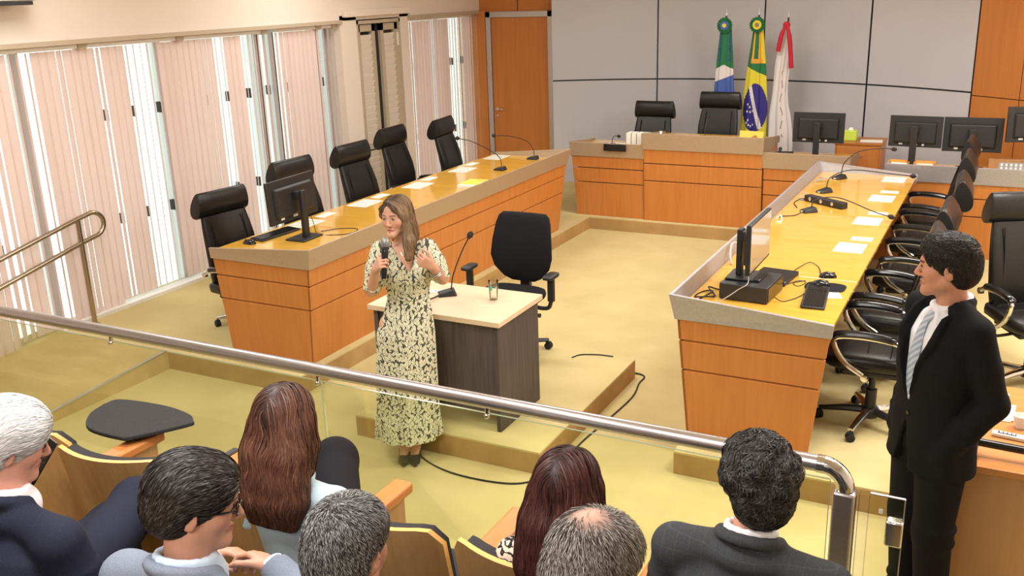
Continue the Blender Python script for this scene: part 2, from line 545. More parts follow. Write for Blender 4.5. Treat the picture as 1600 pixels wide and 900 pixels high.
# ------------------------------------------------------------------ vertical blinds
def blind(y0, y1, zb, label, gaps, seed, dark=False):
    rnd = random.Random(seed)
    root = thing('vertical_blind', label, 'blind', (WX + 0.03, (y0 + y1) / 2, zb), 0, 'vertical blinds along the left wall')
    H = 2.51 - zb
    w = (y1 - y0) / 2
    hd = MB().box(-0.03, 0.03, -w + 0.003, w - 0.003, H - 0.035, H)
    hd.build('head_rail', M_white, root, smooth=0)
    br = MB()
    br.box(-0.035, 0.045, w - 0.10, w - 0.02, H - 0.045, H + 0.005)
    br.build('bracket', M_louverframe, root, smooth=0)
    sl = MB()
    n = int(round((y1 - y0) / 0.078))
    for i in range(n):
        yc = -w + (i + 0.5) * (2 * w) / n
        u = (i + 0.5) / n
        ang = rnd.uniform(-0.05, 0.10) if rnd.random() < 0.72 else rnd.uniform(0.22, 0.46)
        for g0, g1, ga in gaps:
            if g0 <= u <= g1:
                ang = ga * rnd.uniform(0.8, 1.1)
        hw = 0.0445
        # slightly bowed slat
        pts = []
        for q in (-1, -0.5, 0, 0.5, 1):
            lx, ly = 0.006 * (1 - q * q), hw * q
            pts.append((lx * math.cos(ang) - ly * math.sin(ang), yc + lx * math.sin(ang) + ly * math.cos(ang)))
        r0 = [(p[0], p[1], 0.025) for p in pts]
        r1 = [(p[0], p[1], H - 0.04) for p in pts]
        sl.add(r0 + r1, [(k, k + 1, k + 6, k + 5) for k in range(4)])
    sl.build('slats', M_blind, root, smooth=60)
    return root
_bl = [(0.65, 2.10, 0.02, 'pink vertical blind furthest left, beside the audience', [], 3),
       (2.10, 3.40, 0.02, 'pink vertical blind on the left, before the ramp', [(0.5, 0.6, 0.7)], 4),
       (3.40, 4.72, 0.05, 'pink vertical blind behind the near end of the handrail', [(0.05, 0.16, 0.7), (0.45, 0.62, 0.8)], 5),
       (4.72, 5.80, 0.14, 'pink vertical blind at the looped end of the handrail', [(0.0, 0.12, 0.6), (0.30, 0.48, 0.75)], 6),
       (5.80, 6.90, 0.19, 'pink vertical blind with the widest open slats, left of the nearest leather chair', [(0.05, 0.12, 0.6), (0.36, 0.72, 0.95)], 7),
       (6.90, 8.08, 0.19, 'pink vertical blind behind the nearest leather chair and monitor', [(0.36, 0.48, 0.8), (0.70, 0.99, 0.95)], 8),
       (8.20, 8.98, 0.19, 'narrow pink vertical blind between dark window mullions', [(0.02, 0.06, 0.5)], 9),
       (9.0, 9.27, 0.19, 'sliver of vertical blind against the white pillar', [(0, 1, 0.9)], 10),
       (10.74, 12.50, 0.19, 'pink vertical blind between louvred doors and wooden door', [(0.62, 0.84, 0.7)], 11)]
for a in _bl:
    blind(*a)
# ================================================================== DESKS
def long_desk(name, label, xf, xs, dirn, ft, st, metal, yn, yf):
    """xf/xs: base x of pit side / seat side; ft/st: how far each flares out at the top; dirn: +1 = pit lies towards +x"""
    root = thing(name, label, 'desk', ((xf + xs) / 2, (yn + yf) / 2, PL))
    ox, oy = root.location.x, root.location.y
    Z0, Z1 = 0.0, 0.762
    def fx(z, e=0.0):
        return xf + dirn * (ft * z / Z1) + dirn * e - ox
    def sx(z, e=0.0):
        return xs - dirn * (st * z / Z1) - dirn * e - ox
    def ynz(z, e=0.0):
        return yn - 0.03 * z / Z1 - e - oy
    def yfz(z, e=0.0):
        return yf + 0.10 * z / Z1 + e - oy
    T = 0.022
    rows = [(0.0, 0.430), (0.440, 0.622), (0.632, 0.765)]
    for k, (a, c) in enumerate(rows):
        # board on the pit side
        MB().hexa([(fx(a), ynz(a), a), (fx(a), yfz(a), a), (fx(a, -T), yfz(a), a), (fx(a, -T), ynz(a), a),
                   (fx(c), ynz(c), c), (fx(c), yfz(c), c), (fx(c, -T), yfz(c), c), (fx(c, -T), ynz(c), c)]).build('front_panel', M_wood, root, smooth=0, bevel=0.004)
        # boards of the two ends
        for yy, s in ((ynz, 1), (yfz, -1)):
            MB().hexa([(fx(a, -.001), yy(a), a), (sx(a), yy(a), a), (sx(a), yy(a) + s * T, a), (fx(a, -.001), yy(a) + s * T, a),
                       (fx(c, -.001), yy(c), c), (sx(c), yy(c), c), (sx(c), yy(c) + s * T, c), (fx(c, -.001), yy(c) + s * T, c)]).build('end_panel', M_wood, root, smooth=0, bevel=0.004)
    core = MB()
    core.hexa([(fx(0, -.012), ynz(0, -.012), 0), (fx(0, -.012), yfz(0, -.012), 0), (fx(0, -.03), yfz(0, -.012), 0), (fx(0, -.03), ynz(0, -.012), 0),
               (fx(.765, -.012), ynz(.765, -.012), .765), (fx(.765, -.012), yfz(.765, -.012), .765), (fx(.765, -.03), yfz(.765, -.012), .765), (fx(.765, -.03), ynz(.765, -.012), .765)])
    core.hexa([(fx(0, -.012), ynz(0, -.012), 0), (sx(0, -.012), ynz(0, -.012), 0), (sx(0, -.012), ynz(0, -.03), 0), (fx(0, -.012), ynz(0, -.03), 0),
               (fx(.765, -.012), ynz(.765, -.012), .765), (sx(.765, -.012), ynz(.765, -.012), .765), (sx(.765, -.012), ynz(.765, -.03), .765), (fx(.765, -.012), ynz(.765, -.03), .765)])
    core.build('groove_backing', M_edge, root, smooth=0)
    # partitions between the seats, under the top
    for k in range(1, 5):
        yy = yn + (yf + .1 - yn) * k / 5 - oy
        MB().hexa([(fx(0, -.05), yy - .012, 0), (sx(0, -.22), yy - .012, 0), (sx(0, -.22), yy + .012, 0), (fx(0, -.05), yy + .012, 0),
                   (fx(.76, -.05), yy - .012, .78), (sx(.76, -.10), yy - .012, .78), (sx(.76, -.10), yy + .012, .78), (fx(.76, -.05), yy + .012, .78)]).build('partition', M_edge, root, smooth=0)
    # the slanting metal band: front, tapering ends
    zb, zt, ze = 0.762, 0.925, 0.845
    e0, e1, t = 0.012, 0.030, 0.022
    bd = MB()
    bd.hexa([(fx(zb, e0), ynz(zb, e0), zb), (fx(zb, e0), yfz(zb, e0), zb), (fx(zb, e0 - t), yfz(zb, e0), zb), (fx(zb, e0 - t), ynz(zb, e0), zb),
             (fx(zt, e1), ynz(zt, e1), zt), (fx(zt, e1), yfz(zt, e1), zt), (fx(zt, e1 - t), yfz(zt, e1), zt), (fx(zt, e1 - t), ynz(zt, e1), zt)])
    bd.build('metal_band', metal, root, smooth=0, bevel=0.003)
    for yy, s in ((ynz, 1), (yfz, -1)):
        e = MB()
        e.hexa([(fx(zb, e0 - .001), yy(zb, e0), zb), (sx(zb, e0), yy(zb, e0), zb), (sx(zb, e0), yy(zb, e0) + s * t, zb), (fx(zb, e0 - .001), yy(zb, e0) + s * t, zb),
                (fx(zt, e1 - .001), yy(zt, e1), zt), (sx(ze, e0), yy(ze, e0), ze), (sx(ze, e0), yy(ze, e0) + s * t, ze), (fx(zt, e1 - .001), yy(zt, e1) + s * t, zt)])
        e.build('end_band', metal, root, smooth=0, bevel=0.003)
    # worktop: one board per seat
    ya, yb = ynz(.8, -.006), yfz(.8, -.006)
    for k in range(5):
        y0 = ya + (yb - ya) * k / 5 + (0.006 if k else 0)
        y1 = ya + (yb - ya) * (k + 1) / 5 - (0.006 if k < 4 else 0)
        x0, x1 = sorted((fx(.8, -.004), sx(.8, .004)))
        w = MB().box(x0, x1, y0, y1, 0.800, 0.826).build('worktop', M_top, root, smooth=0, bevel=0.003)
    x0, x1 = sorted((fx(.8, -.03), sx(.8, -.01)))
    MB().box(x0, x1, ya, yb, 0.776, 0.799).build('worktop_frame', M_edge, root, smooth=0)
    return root
long_desk('curved_bench_desk', 'long orange wooden desk on the left under the blinds, with champagne metal band', -4.55, -5.365, 1, 0.065, 0.065, M_band, 5.33, 9.82)
long_desk('bench_desk', 'long orange wooden desk on the right with grey metal band and a computer', -1.605, -0.865, -1, 0.065, 0.085, M_bandgrey, 5.31, 9.84)
bpy.data.objects['curved_bench_desk'].name = 'bench_desk.001'
TOPZ = PL + 0.8265

def bench_block(root, x0, x1, yfr, zb, zt, depth, ox, oy, endL, endR, metal):
    T = 0.022
    rows = [(0.0, zb * .56), (zb * .56 + .01, zb * .80), (zb * .80 + .01, zb)]
    for a, c in rows:
        fa, fc = 0.05 - 0.05 * a / zb, 0.05 - 0.05 * c / zb
        y = yfr - oy
        MB().hexa([(x0 - ox + (fa if endL else 0), y + fa, a), (x1 - ox - (fa if endR else 0), y + fa, a), (x1 - ox - (fa if endR else 0), y + fa + T, a), (x0 - ox + (fa if endL else 0), y + fa + T, a),
                   (x0 - ox + (fc if endL else 0), y + fc, c), (x1 - ox - (fc if endR else 0), y + fc, c), (x1 - ox - (fc if endR else 0), y + fc + T, c), (x0 - ox + (fc if endL else 0), y + fc + T, c)]).build('front_panel', M_wood, root, smooth=0, bevel=0.004)
    MB().box(x0 - ox + .055, x1 - ox - .055, yfr - oy + .066, yfr - oy + .085, 0, zb).build('groove_backing', M_edge, root, smooth=0)
    for xe, s in ((x0 - ox + (.051 if endL else .001), 1), (x1 - ox - (.051 if endR else .001), -1)):
        xa, xb = sorted((xe, xe + s * T))
        MB().box(xa, xb, yfr - oy + .075, yfr - oy + depth - .05, 0, zb + .06).build('side_panel', M_wood, root, smooth=0)
    y = yfr - oy
    MB().hexa([(x0 - ox - .01, y - .014, zb), (x1 - ox + .01, y - .014, zb), (x1 - ox + .01, y + .01, zb), (x0 - ox - .01, y + .01, zb),
               (x0 - ox - .02, y - .032, zt), (x1 - ox + .02, y - .032, zt), (x1 - ox + .02, y - .008, zt), (x0 - ox - .02, y - .008, zt)]).build('metal_band', metal, root, smooth=0, bevel=0.003)
    for xe, s in ((x0 - ox, -1), (x1 - ox, 1)):
        p = [(xe, y + .0, zb), (xe + s * .010, y + .0, zb), (xe + s * .010, y + depth, zb + .03), (xe, y + depth, zb + .03),
             (xe + s * .008, y - .01, zt), (xe + s * .020, y - .01, zt), (xe + s * .012, y + depth, zb + .10), (xe + s * .002, y + depth, zb + .10)]
        MB().hexa(p).build('end_band', metal, root, smooth=0)
    MB().box(x0 - ox + .004, x1 - ox - .004, y + .014, y + depth, zb + .055, zb + .082).build('worktop', M_top, root, smooth=0, bevel=0.003)

t = thing('judges_bench', 'wide orange wooden bench before the grey wall, its middle raised above two wings', 'desk', (-3.1, 11.0, PL))
bench_block(t, -4.72, -3.80, 10.60, 0.735, 0.905, 0.75, -3.1, 11.0, True, False, M_band)
bench_block(t, -3.79, -2.41, 10.57, 0.855, 1.045, 0.80, -3.1, 11.0, False, False, M_band)
bench_block(t, -2.40, -1.50, 10.60, 0.705, 0.885, 0.70, -3.1, 11.0, False, True, M_band)
t = thing('clerk_desk', 'orange wooden desk with silver band under three monitors at the far right', 'desk', (0.1, 10.5, PL))
bench_block(t, -1.06, 0.45, 10.12, 0.745, 0.915, 0.58, 0.1, 10.5, False, True, M_bandgrey)

# ================================================================== EXECUTIVE CHAIRS
def exec_chair(label, lift=0.0, recline=0.0, group=None, name='executive_chair'):
    root = thing(name, label, 'chair', (0, 0, 0), 0, group)
    s = MB()
    rings = []
    for (y, z0, z1, w) in ((-.25, .425, .50, .44), (-.20, .41, .515, .50), (0, .405, .522, .515), (.15, .405, .522, .51), (.235, .415, .51, .48), (.268, .435, .485, .44)):
        r = []
        for i in range(24):
            a = 2 * PI * i / 24
            c, d = math.cos(a), math.sin(a)
            sc = lambda q: math.copysign(abs(q) ** 0.45, q)
            r.append((w / 2 * sc(c), y, (z0 + z1) / 2 + lift + (z1 - z0) / 2 * sc(d)))
        rings.append(r)
    s.loft(rings)
    s.build('seat', M_leather, root, 50)
    st = MB()
    for yy in (-.10, .03, .15):
        st.tube([(-.215, yy, .508 + lift), (-.16, yy, .5185 + lift), (0, yy, .5225 + lift), (.16, yy, .5185 + lift), (.215, yy, .508 + lift)], .005, 6)
    st.build('seat_piping', M_leather, root)
    R = Matrix.Translation((0, -.19, .50 + lift)) @ rotm(-recline) @ Matrix.Translation((0, .19, -.50))
    b = MB()
    rings = []
    for (z, y, w, th) in ((.47, -.205, .40, .05), (.50, -.20, .45, .075), (.60, -.195, .49, .095), (.72, -.205, .505, .10), (.85, -.235, .50, .095), (.97, -.275, .475, .085), (1.06, -.305, .45, .07)):
        r = []
        for i in range(28):
            a = 2 * PI * i / 28
            c, d = math.cos(a), math.sin(a)
            sc = lambda q, p: math.copysign(abs(q) ** p, q)
            xx = w / 2 * sc(c, .42)
            bol = 0.022 * (abs(xx) / (w / 2)) ** 4          # side bolsters come forward
            r.append((xx, y + th / 2 * sc(d, .55) + bol, z))
        rings.append(r)
    b.loft(rings, M=R)
    bo = b.build('backrest', M_leather, root, 50)
    for sx in (-1, 1):
        pp = MB()
        pp.tube([tuple(R @ Vector((sx * .165, -.155, .53))), tuple(R @ Vector((sx * .17, -.155, .72))), tuple(R @ Vector((sx * .165, -.186, .87))), tuple(R @ Vector((sx * .16, -.235, 1.03)))], .006, 6)
        pp.build('piping', M_leather, bo)
    h = MB()
    rings = []
    for x, k in ((-.256, .80), (-.254, .96), (-.245, 1.0), (-.12, .99), (0, .985), (.12, .99), (.245, 1.0), (.254, .96), (.256, .80)):
        r = []
        for i in range(22):
            a = 2 * PI * i / 22
            yy = -.315 + .062 * k * math.cos(a) - .010 * math.sin(2 * a) + 0.012 * math.sin(a)
            zz = 1.150 + .112 * k * math.sin(a)
            r.append((x * (1 - 0.03 * math.sin(a)), yy, zz))
        rings.append(r)
    h.loft(rings, M=R)
    h.build('headrest', M_leather, root, 50)
    for sx in (-1, 1):
        x = sx * .295
        pts = smooth_path([(x, -.185, .60 + lift), (x, -.12, .638 + lift), (x, .05, .655 + lift), (x, .19, .645 + lift), (x + sx * .004, .215, .60 + lift), (x, .15, .49 + lift), (x - sx * .01, .03, .405 + lift)], 5)
        a = MB().tube(pts, .017, 10, up=(1, 0, 0)).build('arm', M_chrome, root)
        pad = smooth_path([(x, -.13, .648 + lift), (x, -.04, .664 + lift), (x, .07, .671 + lift), (x, .19, .662 + lift), (x, .222, .640 + lift)], 5)
        MB().tube(pad, [.014] + [.0235] * (len(pad) - 2) + [.014], 10, flat=1.15, up=(1, 0, 0)).build('arm_pad', M_blackgloss, a)
        for (yy, zz) in ((-.185, .60), (.03, .405)):
            cp = MB()
            cp.lathe([(.012, -.016), (.023, -.014), (.023, .014), (.012, .016)], n=14, M=Matrix.Translation((x, yy, zz + lift)) @ rotm(0, PI / 2))
            cp.build('bolt_cap', M_chrome, a)
    MB().box(-.19, .19, -.17, .17, .365 + lift, .407 + lift).build('seat_plate', M_blackplastic, root, bevel=.012)
    lv = MB().tube([(.10, .05, .375 + lift), (.26, .06, .36 + lift), (.30, .06, .36 + lift)], .011, 8)
    lv.build('tilt_lever', M_blackplastic, root)
    c = MB()
    c.lathe([(.034, .07), (.034, .24), (.020, .241), (.020, .37 + lift)], n=16)
    c.build('gas_column', M_blackplastic, root)
    base = MB()
    base.lathe([(.05, .055), (.055, .06), (.055, .11), (.04, .12)], n=18)
    bo = base.build('base_hub', M_blackplastic, root)
    for k in range(5):
        a = 2 * PI * k / 5 + .35
        ca, sa = math.cos(a), math.sin(a)
        lg = MB().tube([(.03 * ca, .03 * sa, .098), (.16 * ca, .16 * sa, .092), (.305 * ca, .305 * sa, .072)], [.030, .026, .018], 8, flat=.8)
        lo = lg.build('base_leg', M_chrome if k in (0, 2, 4) else M_blackplastic, root)
        w = MB()
        for q in (-1, 1):
            M = Matrix.Translation((.305 * ca, .305 * sa, .027)) @ rotm(0, 0, a + .6) @ Matrix.Translation((.012 * q, 0, 0)) @ rotm(0, PI / 2)
            w.lathe([(.020, -.010), (.027, -.008), (.027, .008), (.020, .010)], n=14, M=M)
        w.box(-.012, .012, -.018, .018, .03, .058, Matrix.Translation((.305 * ca, .305 * sa, 0)) @ rotm(0, 0, a + .6))
        w.build('caster', M_rubber, lo)
    return root
GL = 'black leather chairs behind the left desk'
GR = 'black leather chairs behind the right desk'
ch = exec_chair('black leather chair nearest the handrail, lowest of the five behind the left desk', -0.10, 0.10, GL)
ch.location, ch.rotation_euler = (-5.62, 5.86, PL), (0, 0, -PI / 2 - .12)
c0 = exec_chair('black leather chair behind the monitor of the left desk', 0.02, 0.03, GL)
c0.location, c0.rotation_euler = (-5.52, 6.74, PL), (0, 0, -PI / 2 - .05)
dup(c0, (-5.53, 7.68, PL), -PI / 2 - .02, 'black leather chair third from the handrail, in front of the white pillar', GL)
dup(c0, (-5.80, 8.80, PL), -PI / 2 + .05, 'black leather chair in front of the louvred doors', GL)
dup(c0, (-5.62, 9.60, PL), -PI / 2 + .12, 'black leather chair at the far end of the left desk', GL)
dup(c0, (-0.60, 5.90, PL), PI / 2 + .05, 'black leather chair nearest the standing man in black, at the keyboard end', GR)
dup(c0, (-0.60, 6.68, PL), PI / 2 - .02, 'black leather chair second from the near end of the right desk', GR)
dup(c0, (-0.56, 7.66, PL), PI / 2 + .04, 'black leather chair in the middle of the right desk row', GR)
dup(c0, (-0.58, 8.71, PL), PI / 2, 'black leather chair second from the far end of the right desk', GR)
dup(c0, (-0.60, 9.52, PL), PI / 2 - .03, 'black leather chair at the far end of the right desk', GR)
dup(c0, (0.28, 6.98, PL - .0), PI + 0.5, 'tall black leather chair standing apart at the right edge behind the man in black', 'chairs')
for a, b_, l in ((-4.12, 11.62, 'black leather chair behind the stack of white books, left of the taller one'),
                 (-3.31, 11.78, 'black leather chair behind the raised middle of the bench, in front of the flags')):
    c = dup(c0, (a, b_, PL + (-.03 if a < -3.5 else .085)), PI, l, 'leather chairs behind the bench')

# ================================================================== TASK CHAIR behind the small table
t = thing('task_chair', 'black fabric swivel chair with adjustable arms behind the small table', 'chair', (-3.24, 6.10, PL), PI)
b = MB()
rings = []
for z, y, w, th in ((.53, -.235, .20, .03), (.56, -.23, .32, .05), (.64, -.225, .47, .06), (.73, -.225, .525, .06), (.85, -.24, .505, .06), (.98, -.27, .465, .055), (1.03, -.285, .43, .05), (1.055, -.292, .37, .03)):
    r = []
    for i in range(28):
        a = 2 * PI * i / 28
        sc = lambda q, p: math.copysign(abs(q) ** p, q)
        xx = w / 2 * sc(math.cos(a), .6)
        r.append((xx, y + th / 2 * sc(math.sin(a), .7) + .10 * xx * xx / .05 * .2, z))
    rings.append(r)
b.loft(rings)
b.build('backrest', M_fabricblack, t, 60)
MB().rbox(0, .02, .475, .50, .48, .085, .5, 28, 10).build('seat', M_fabricblack, t, 60)
MB().box(-.04, .04, -.30, -.245, .40, .62).build('back_bar', M_blackplastic, t, bevel=.01)
MB().box(-.14, .14, -.26, .14, .39, .43).build('mechanism', M_blackplastic, t, bevel=.012)
for sx in (-1, 1):
    a = MB().tube(smooth_path([(sx * .12, 0, .415), (sx * .30, 0, .41), (sx * .34, 0, .46), (sx * .345, 0, .52)], 5), [.016] * 16, 10).build('arm', M_blackplastic, t)
    MB().box(sx * .345 - .026, sx * .345 + .026, -.018, .018, .47, .65).build('arm_sleeve', M_blackplastic, a, bevel=.008)
    MB().rbox(sx * .345, .0, .665, .085, .17, .035, .5, 20, 8).build('arm_pad', M_blackplastic, a, 60)
MB().tube([(-.12, .08, .405), (-.27, .10, .385), (-.30, .10, .385)], [.012, .012, .018], 8).build('tilt_lever', M_blackplastic, t)
MB().lathe([(.034, .07), (.034, .24), (.020, .241), (.020, .40)], n=16).build('gas_column', M_blackplastic, t)
MB().lathe([(.045, .06), (.05, .065), (.05, .11), (.035, .12)], n=18).build('base_hub', M_blackplastic, t)
for k in range(5):
    a = 2 * PI * k / 5 + 0.15
    ca, sa = math.cos(a), math.sin(a)
    lo = MB().tube([(.03 * ca, .03 * sa, .095), (.16 * ca, .16 * sa, .09), (.30 * ca, .30 * sa, .075)], [.030, .026, .020], 8, flat=.7).build('base_leg', M_blackplastic, t)
    w = MB()
    for q in (-1, 1):
        M = Matrix.Translation((.30 * ca, .30 * sa, .028)) @ rotm(0, 0, a + .8) @ Matrix.Translation((.014 * q, 0, 0)) @ rotm(0, PI / 2)
        w.lathe([(.018, -.011), (.028, -.008), (.028, .008), (.018, .011)], n=14, M=M)
    w.box(-.014, .014, -.02, .02, .03, .06, Matrix.Translation((.30 * ca, .30 * sa, 0)) @ rotm(0, 0, a + .8))
    w.build('caster', M_rubber, lo)

# ================================================================== SMALL TABLE
t = thing('witness_table', 'small table with pale maple top and dark grey woodgrain sides beside the speaking woman', 'table', (-3.13, 5.14, PL))
MB().box(-.50, .48, -.31, .31, .715, .75).build('tabletop', M_tablewood, t, bevel=.003)
for x0 in (-.47, .425):
    MB().box(x0, x0 + .03, -.285, .285, 0.0, .714).build('side_panel', M_greywood, t, bevel=.002)
MB().box(-.439, .424, -.265, -.245, .115, .714).build('modesty_panel', M_greywood, t, bevel=.002)

# ================================================================== BALUSTRADE
RY, RZ = 3.30, 1.15
t = thing('glass_balustrade', 'brushed steel rail on clear glass panels in front of the audience', 'railing', (-3.0, RY, 0))
pts = [(-4.2, 0, RZ), (2.52, 0, RZ)]
MB().tube(pts, .0315, 18).build('handrail', M_steel, t)
el = [(2.52 + .085 * math.sin(a), 0, RZ - .085 + .085 * math.cos(a)) for a in [PI / 2 * k / 8 for k in range(9)]]
MB().tube(el, .033, 18, up=(0, 1, 0)).build('elbow', M_chrome, t)
MB().lathe([(.0345, -.014), (.0345, .014)], n=18, M=Matrix.Translation((2.515, 0, RZ)) @ rotm(0, PI / 2)).build('elbow_collar', M_chrome, t)
post = MB()
post.box(2.565, 2.645, -.04, .03, 0, RZ - .085)
post.build('end_post', M_steel, t, bevel=.012, seg=3)
jx = [-4.15, -2.55, 0.22, 2.555]
for a, c in zip(jx[:-1], jx[1:]):
    g = MB().box(a + .004, c - .004, -.005, .005, .03, RZ - .055).build('glass_panel', M_glass, t, smooth=0)
    e = MB()
    e.box(c - .0055, c - .0035, -.0052, .0052, .03, RZ - .055)
    e.box(a + .004, c - .004, -.0052, .0052, RZ - .0552, RZ - .0538)
    e.build('glass_edge', M_glassedge, g, smooth=0)
for xb in (-3.2, -1.20, 0.20, 1.12, 2.22):
    k = MB()
    k.lathe([(.010, 0), (.010, .03)], (xb, -.006, RZ - .062), 10)
    k.sphere((xb, -.013, RZ - .062), .013, 10, 7)
    k.build('rail_bracket', M_chrome, t)
t2 = MB().box(-4.2, 2.56, -.02, .02, 0.0, .03).build('base_shoe', M_alu, t, smooth=0)

t = thing('glass_gate', 'clear glass gate leaf with a chrome lock box beside the steel post', 'gate', (-0.345, RY, 0))
MB().box(.0, .035, -.016, .016, .02, 1.065).build('clear_profile', M_winglass, t, smooth=0)
g = MB().box(.037, .155, -.005, .005, .02, 1.07).build('glass_leaf', M_glass, t, smooth=0)
e = MB().box(.153, .1565, -.0055, .0055, .02, 1.07)
e.box(.037, .155, -.0055, .0055, 1.069, 1.0725)
e.build('polished_edge', M_alu, g, smooth=0)
MB().box(.098, .158, -.03, .02, .885, .985).build('lock_box', M_chrome, t, bevel=.008, seg=3)
MB().box(.070, .084, -.0075, -.0055, 1.0, 1.018).build('small_sticker', M_offwhite, t, smooth=0)

# bronze handrail with a looped end at the ramp
t = thing('ramp_handrail', 'bronze steel double handrail with a looped end along the blinds', 'railing', (-6.95, 5.32, PL))
lp = [(0, -3.0, .28), (0, -1.5, .63), (0, -.0, .945)] + [(0, .14 + .115 * math.sin(a), .865 + .105 * math.cos(a)) for a in [PI * k / 10 for k in range(11)]] + [(0, 0, .735), (0, -1.5, .42), (0, -3.0, .07)]
MB().tube(lp, .021, 12, up=(1, 0, 0)).build('looped_rail', M_rail, t)
MB().tube([(0, .0, .0), (0, .0, .93)], .021, 12).build('post', M_rail, t)
MB().tube([(0, -2.2, -.12), (0, -2.2, .46)], .021, 12).build('post', M_rail, t)
MB().lathe([(.045, 0), (.045, .008), (.02, .014)], n=16).build('floor_flange', M_rail, t)

# ================================================================== AUDITORIUM SEATS
def audi_seat(label, group):
    """faces +y, origin on the floor under the seat; curved plywood back, charcoal cushions"""
    root = thing('auditorium_seat', label, 'seat', (0, 0, 0), 0, group)
    W = .258
    def back(z):                          # lean of the back
        return -.20 - .10 * (z - .42) / .48
    def ring(z, x, off):
        cv = .085 * (x / W) ** 2          # concave: wings forward
        return (x, back(z) + cv + off, z)
    def shell(z0, z1, o0, o1, w, nx=16, nz=8, corner=.06):
        m = MB()
        vs, fs = [], []
        for o in (o0, o1):
            for j in range(nz + 1):
                for i in range(nx + 1):
                    u = -1 + 2 * i / nx
                    x = w * u
                    zt = z1 - corner * max(0, (abs(u) - .80) / .20) ** 2.2
                    z = z0 + (zt - z0) * j / nz
                    vs.append(ring(z, x, o))
        N = (nx + 1) * (nz + 1)
        for k, flip in ((0, 1), (1, 0)):
            for j in range(nz):
                for i in range(nx):
                    q = [k * N + j * (nx + 1) + i, k * N + j * (nx + 1) + i + 1, k * N + (j + 1) * (nx + 1) + i + 1, k * N + (j + 1) * (nx + 1) + i]
                    fs.append(tuple(q[::-1] if flip else q))
        m.add(vs, fs)
        m.cur = 1
        edge = [(0, i) for i in range(nx)] + [(j, nx) for j in range(nz)] + [(nz, i) for i in range(nx, 0, -1)] + [(j, 0) for j in range(nz, 0, -1)]
        idx = [j * (nx + 1) + i for j, i in edge]
        n = len(idx)
        base = len(m.v) - 2 * N
        for q in range(n):
            a, c = idx[q], idx[(q + 1) % n]
            m.f.append((base + a, base + c, base + N + c, base + N + a))
            m.mi.append(1)
        return m
    shell(.30, .90, -.016, .004, W).build('plywood_back', [M_ply, M_plyedge], root, 40)
    shell(.42, .885, .005, .055, W * .93).build('back_cushion', [M_cushion, M_cushion], root, 60)
    MB().rbox(0, .06, .42, .44, .46, .11, .35, 24, 8).build('seat_cushion', M_cushion, root, 60)
    MB().box(-.22, .22, -.15, .27, .345, .366).build('seat_board', M_ply, root, bevel=.006)
    return root

def arm_unit(x, y, z, label, cap=False):
    t = thing('seat_armrest', label, 'armrest', (x, y, z), 0, 'wooden armrests between the front row seats')
    MB().box(-.042, .042, -.11, .25, .655, .70).build('arm_top', M_armwood, t, bevel=.012, seg=3)
    MB().box(-.018, .018, -.08, .22, .0, .654).build('arm_panel', M_ply, t, bevel=.004)
    if cap:
        MB().box(-.062, -.030, .16, .22, .665, .708).build('tablet_hinge', M_blackplastic, t, bevel=.004)
    return t
FR = 'front row auditorium seats'
_fx = [(-3.36, .20), (-2.80, .14), (-2.21, 0), (-1.655, 0), (-1.10, 0), (-.57, 0), (-.03, 0)]
_fl = ['oak plywood seat at the left end of the front row, beside the writing tablet', 'empty oak plywood seat between the writing tablet and the dark haired man with glasses',
       'oak plywood seat under the long haired woman in pale blue', 'empty oak plywood seat in front of the man with close cropped grey hair',
       'oak plywood seat under the woman in patterned blouse', 'oak plywood seat under the curly haired man', 'oak plywood seat at the right end of the front row']
s0 = audi_seat(_fl[0], FR)
s0.location, s0.rotation_euler = (_fx[0][0], 2.30, .40), (0, 0, _fx[0][1])
for (x, rz), l in zip(_fx[1:], _fl[1:]):
    dup(s0, (x, 2.36 if x > -2.5 else 2.32, .40), rz, l, FR)
for x, y, l, cp in ((-3.10, 2.34, 'wooden armrest carrying the writing tablet, left of an empty seat', False), (-2.60, 2.36, 'wooden armrest with a dark hinge block beside the glasses wearer', True),
                    (-1.885, 2.40, 'wooden armrest right of the long haired woman', False), (-1.385, 2.40, 'wooden armrest left of the woman in patterned blouse', False),
                    (-.835, 2.40, 'wooden armrest left of the curly haired man', False), (-.30, 2.40, 'wooden armrest right of the curly haired man', False)):
    arm_unit(x, y, .40, l, cp)
RR = 'second row auditorium seats'
for x, l in ((-2.36, 'oak plywood seat under the white haired man'), (-1.74, 'oak plywood seat under the man in the light grey suit'),
             (-1.18, 'oak plywood seat under the man with close cropped grey hair'), (-.64, 'oak plywood seat under the man with a thinning crown')):
    dup(s0, (x, 1.36, .60), 0, l, RR)
# folding writing tablet
t = thing('writing_tablet', 'black folding writing tablet over the armrest at the left of the front row', 'tablet', (-3.10, 2.42, 1.06))
o = [(-.36, .20), (-.33, .27), (-.10, .30), (.07, .28), (.14, .24), (.15, .20), (.03, .02), (-.02, -.01), (-.22, .0), (-.33, .10)]
MB().prism([(p.x, p.y) for p in smooth_path([(a, c, 0) for a, c in o + [o[0]]], 5)[:-1]], .062, .080).build('tablet_board', M_cushion, t, bevel=.004)
MB().tube([(0.0, .05, .045), (0.0, .12, .055), (-.04, .14, .062)], .012, 8).build('hinge_bracket', M_blackplastic, t)

# ================================================================== BROWN TABLE at the right
t = thing('side_table', 'brown laminate table with orange top at the right edge, behind the man in black', 'table', (0.62, 4.88, 0))
MB().box(-.70, .80, -.52, .50, .70, .735).build('tabletop', M_tabletop2, t, bevel=.003)
MB().box(-.69, .78, -.50, -.475, 0, .699).build('front_panel', M_tablebrown, t, smooth=0)
for x0 in (-.66, .74):
    MB().box(x0, x0 + .03, -.474, .46, 0, .699).build('side_panel', M_tablebrown, t, smooth=0)
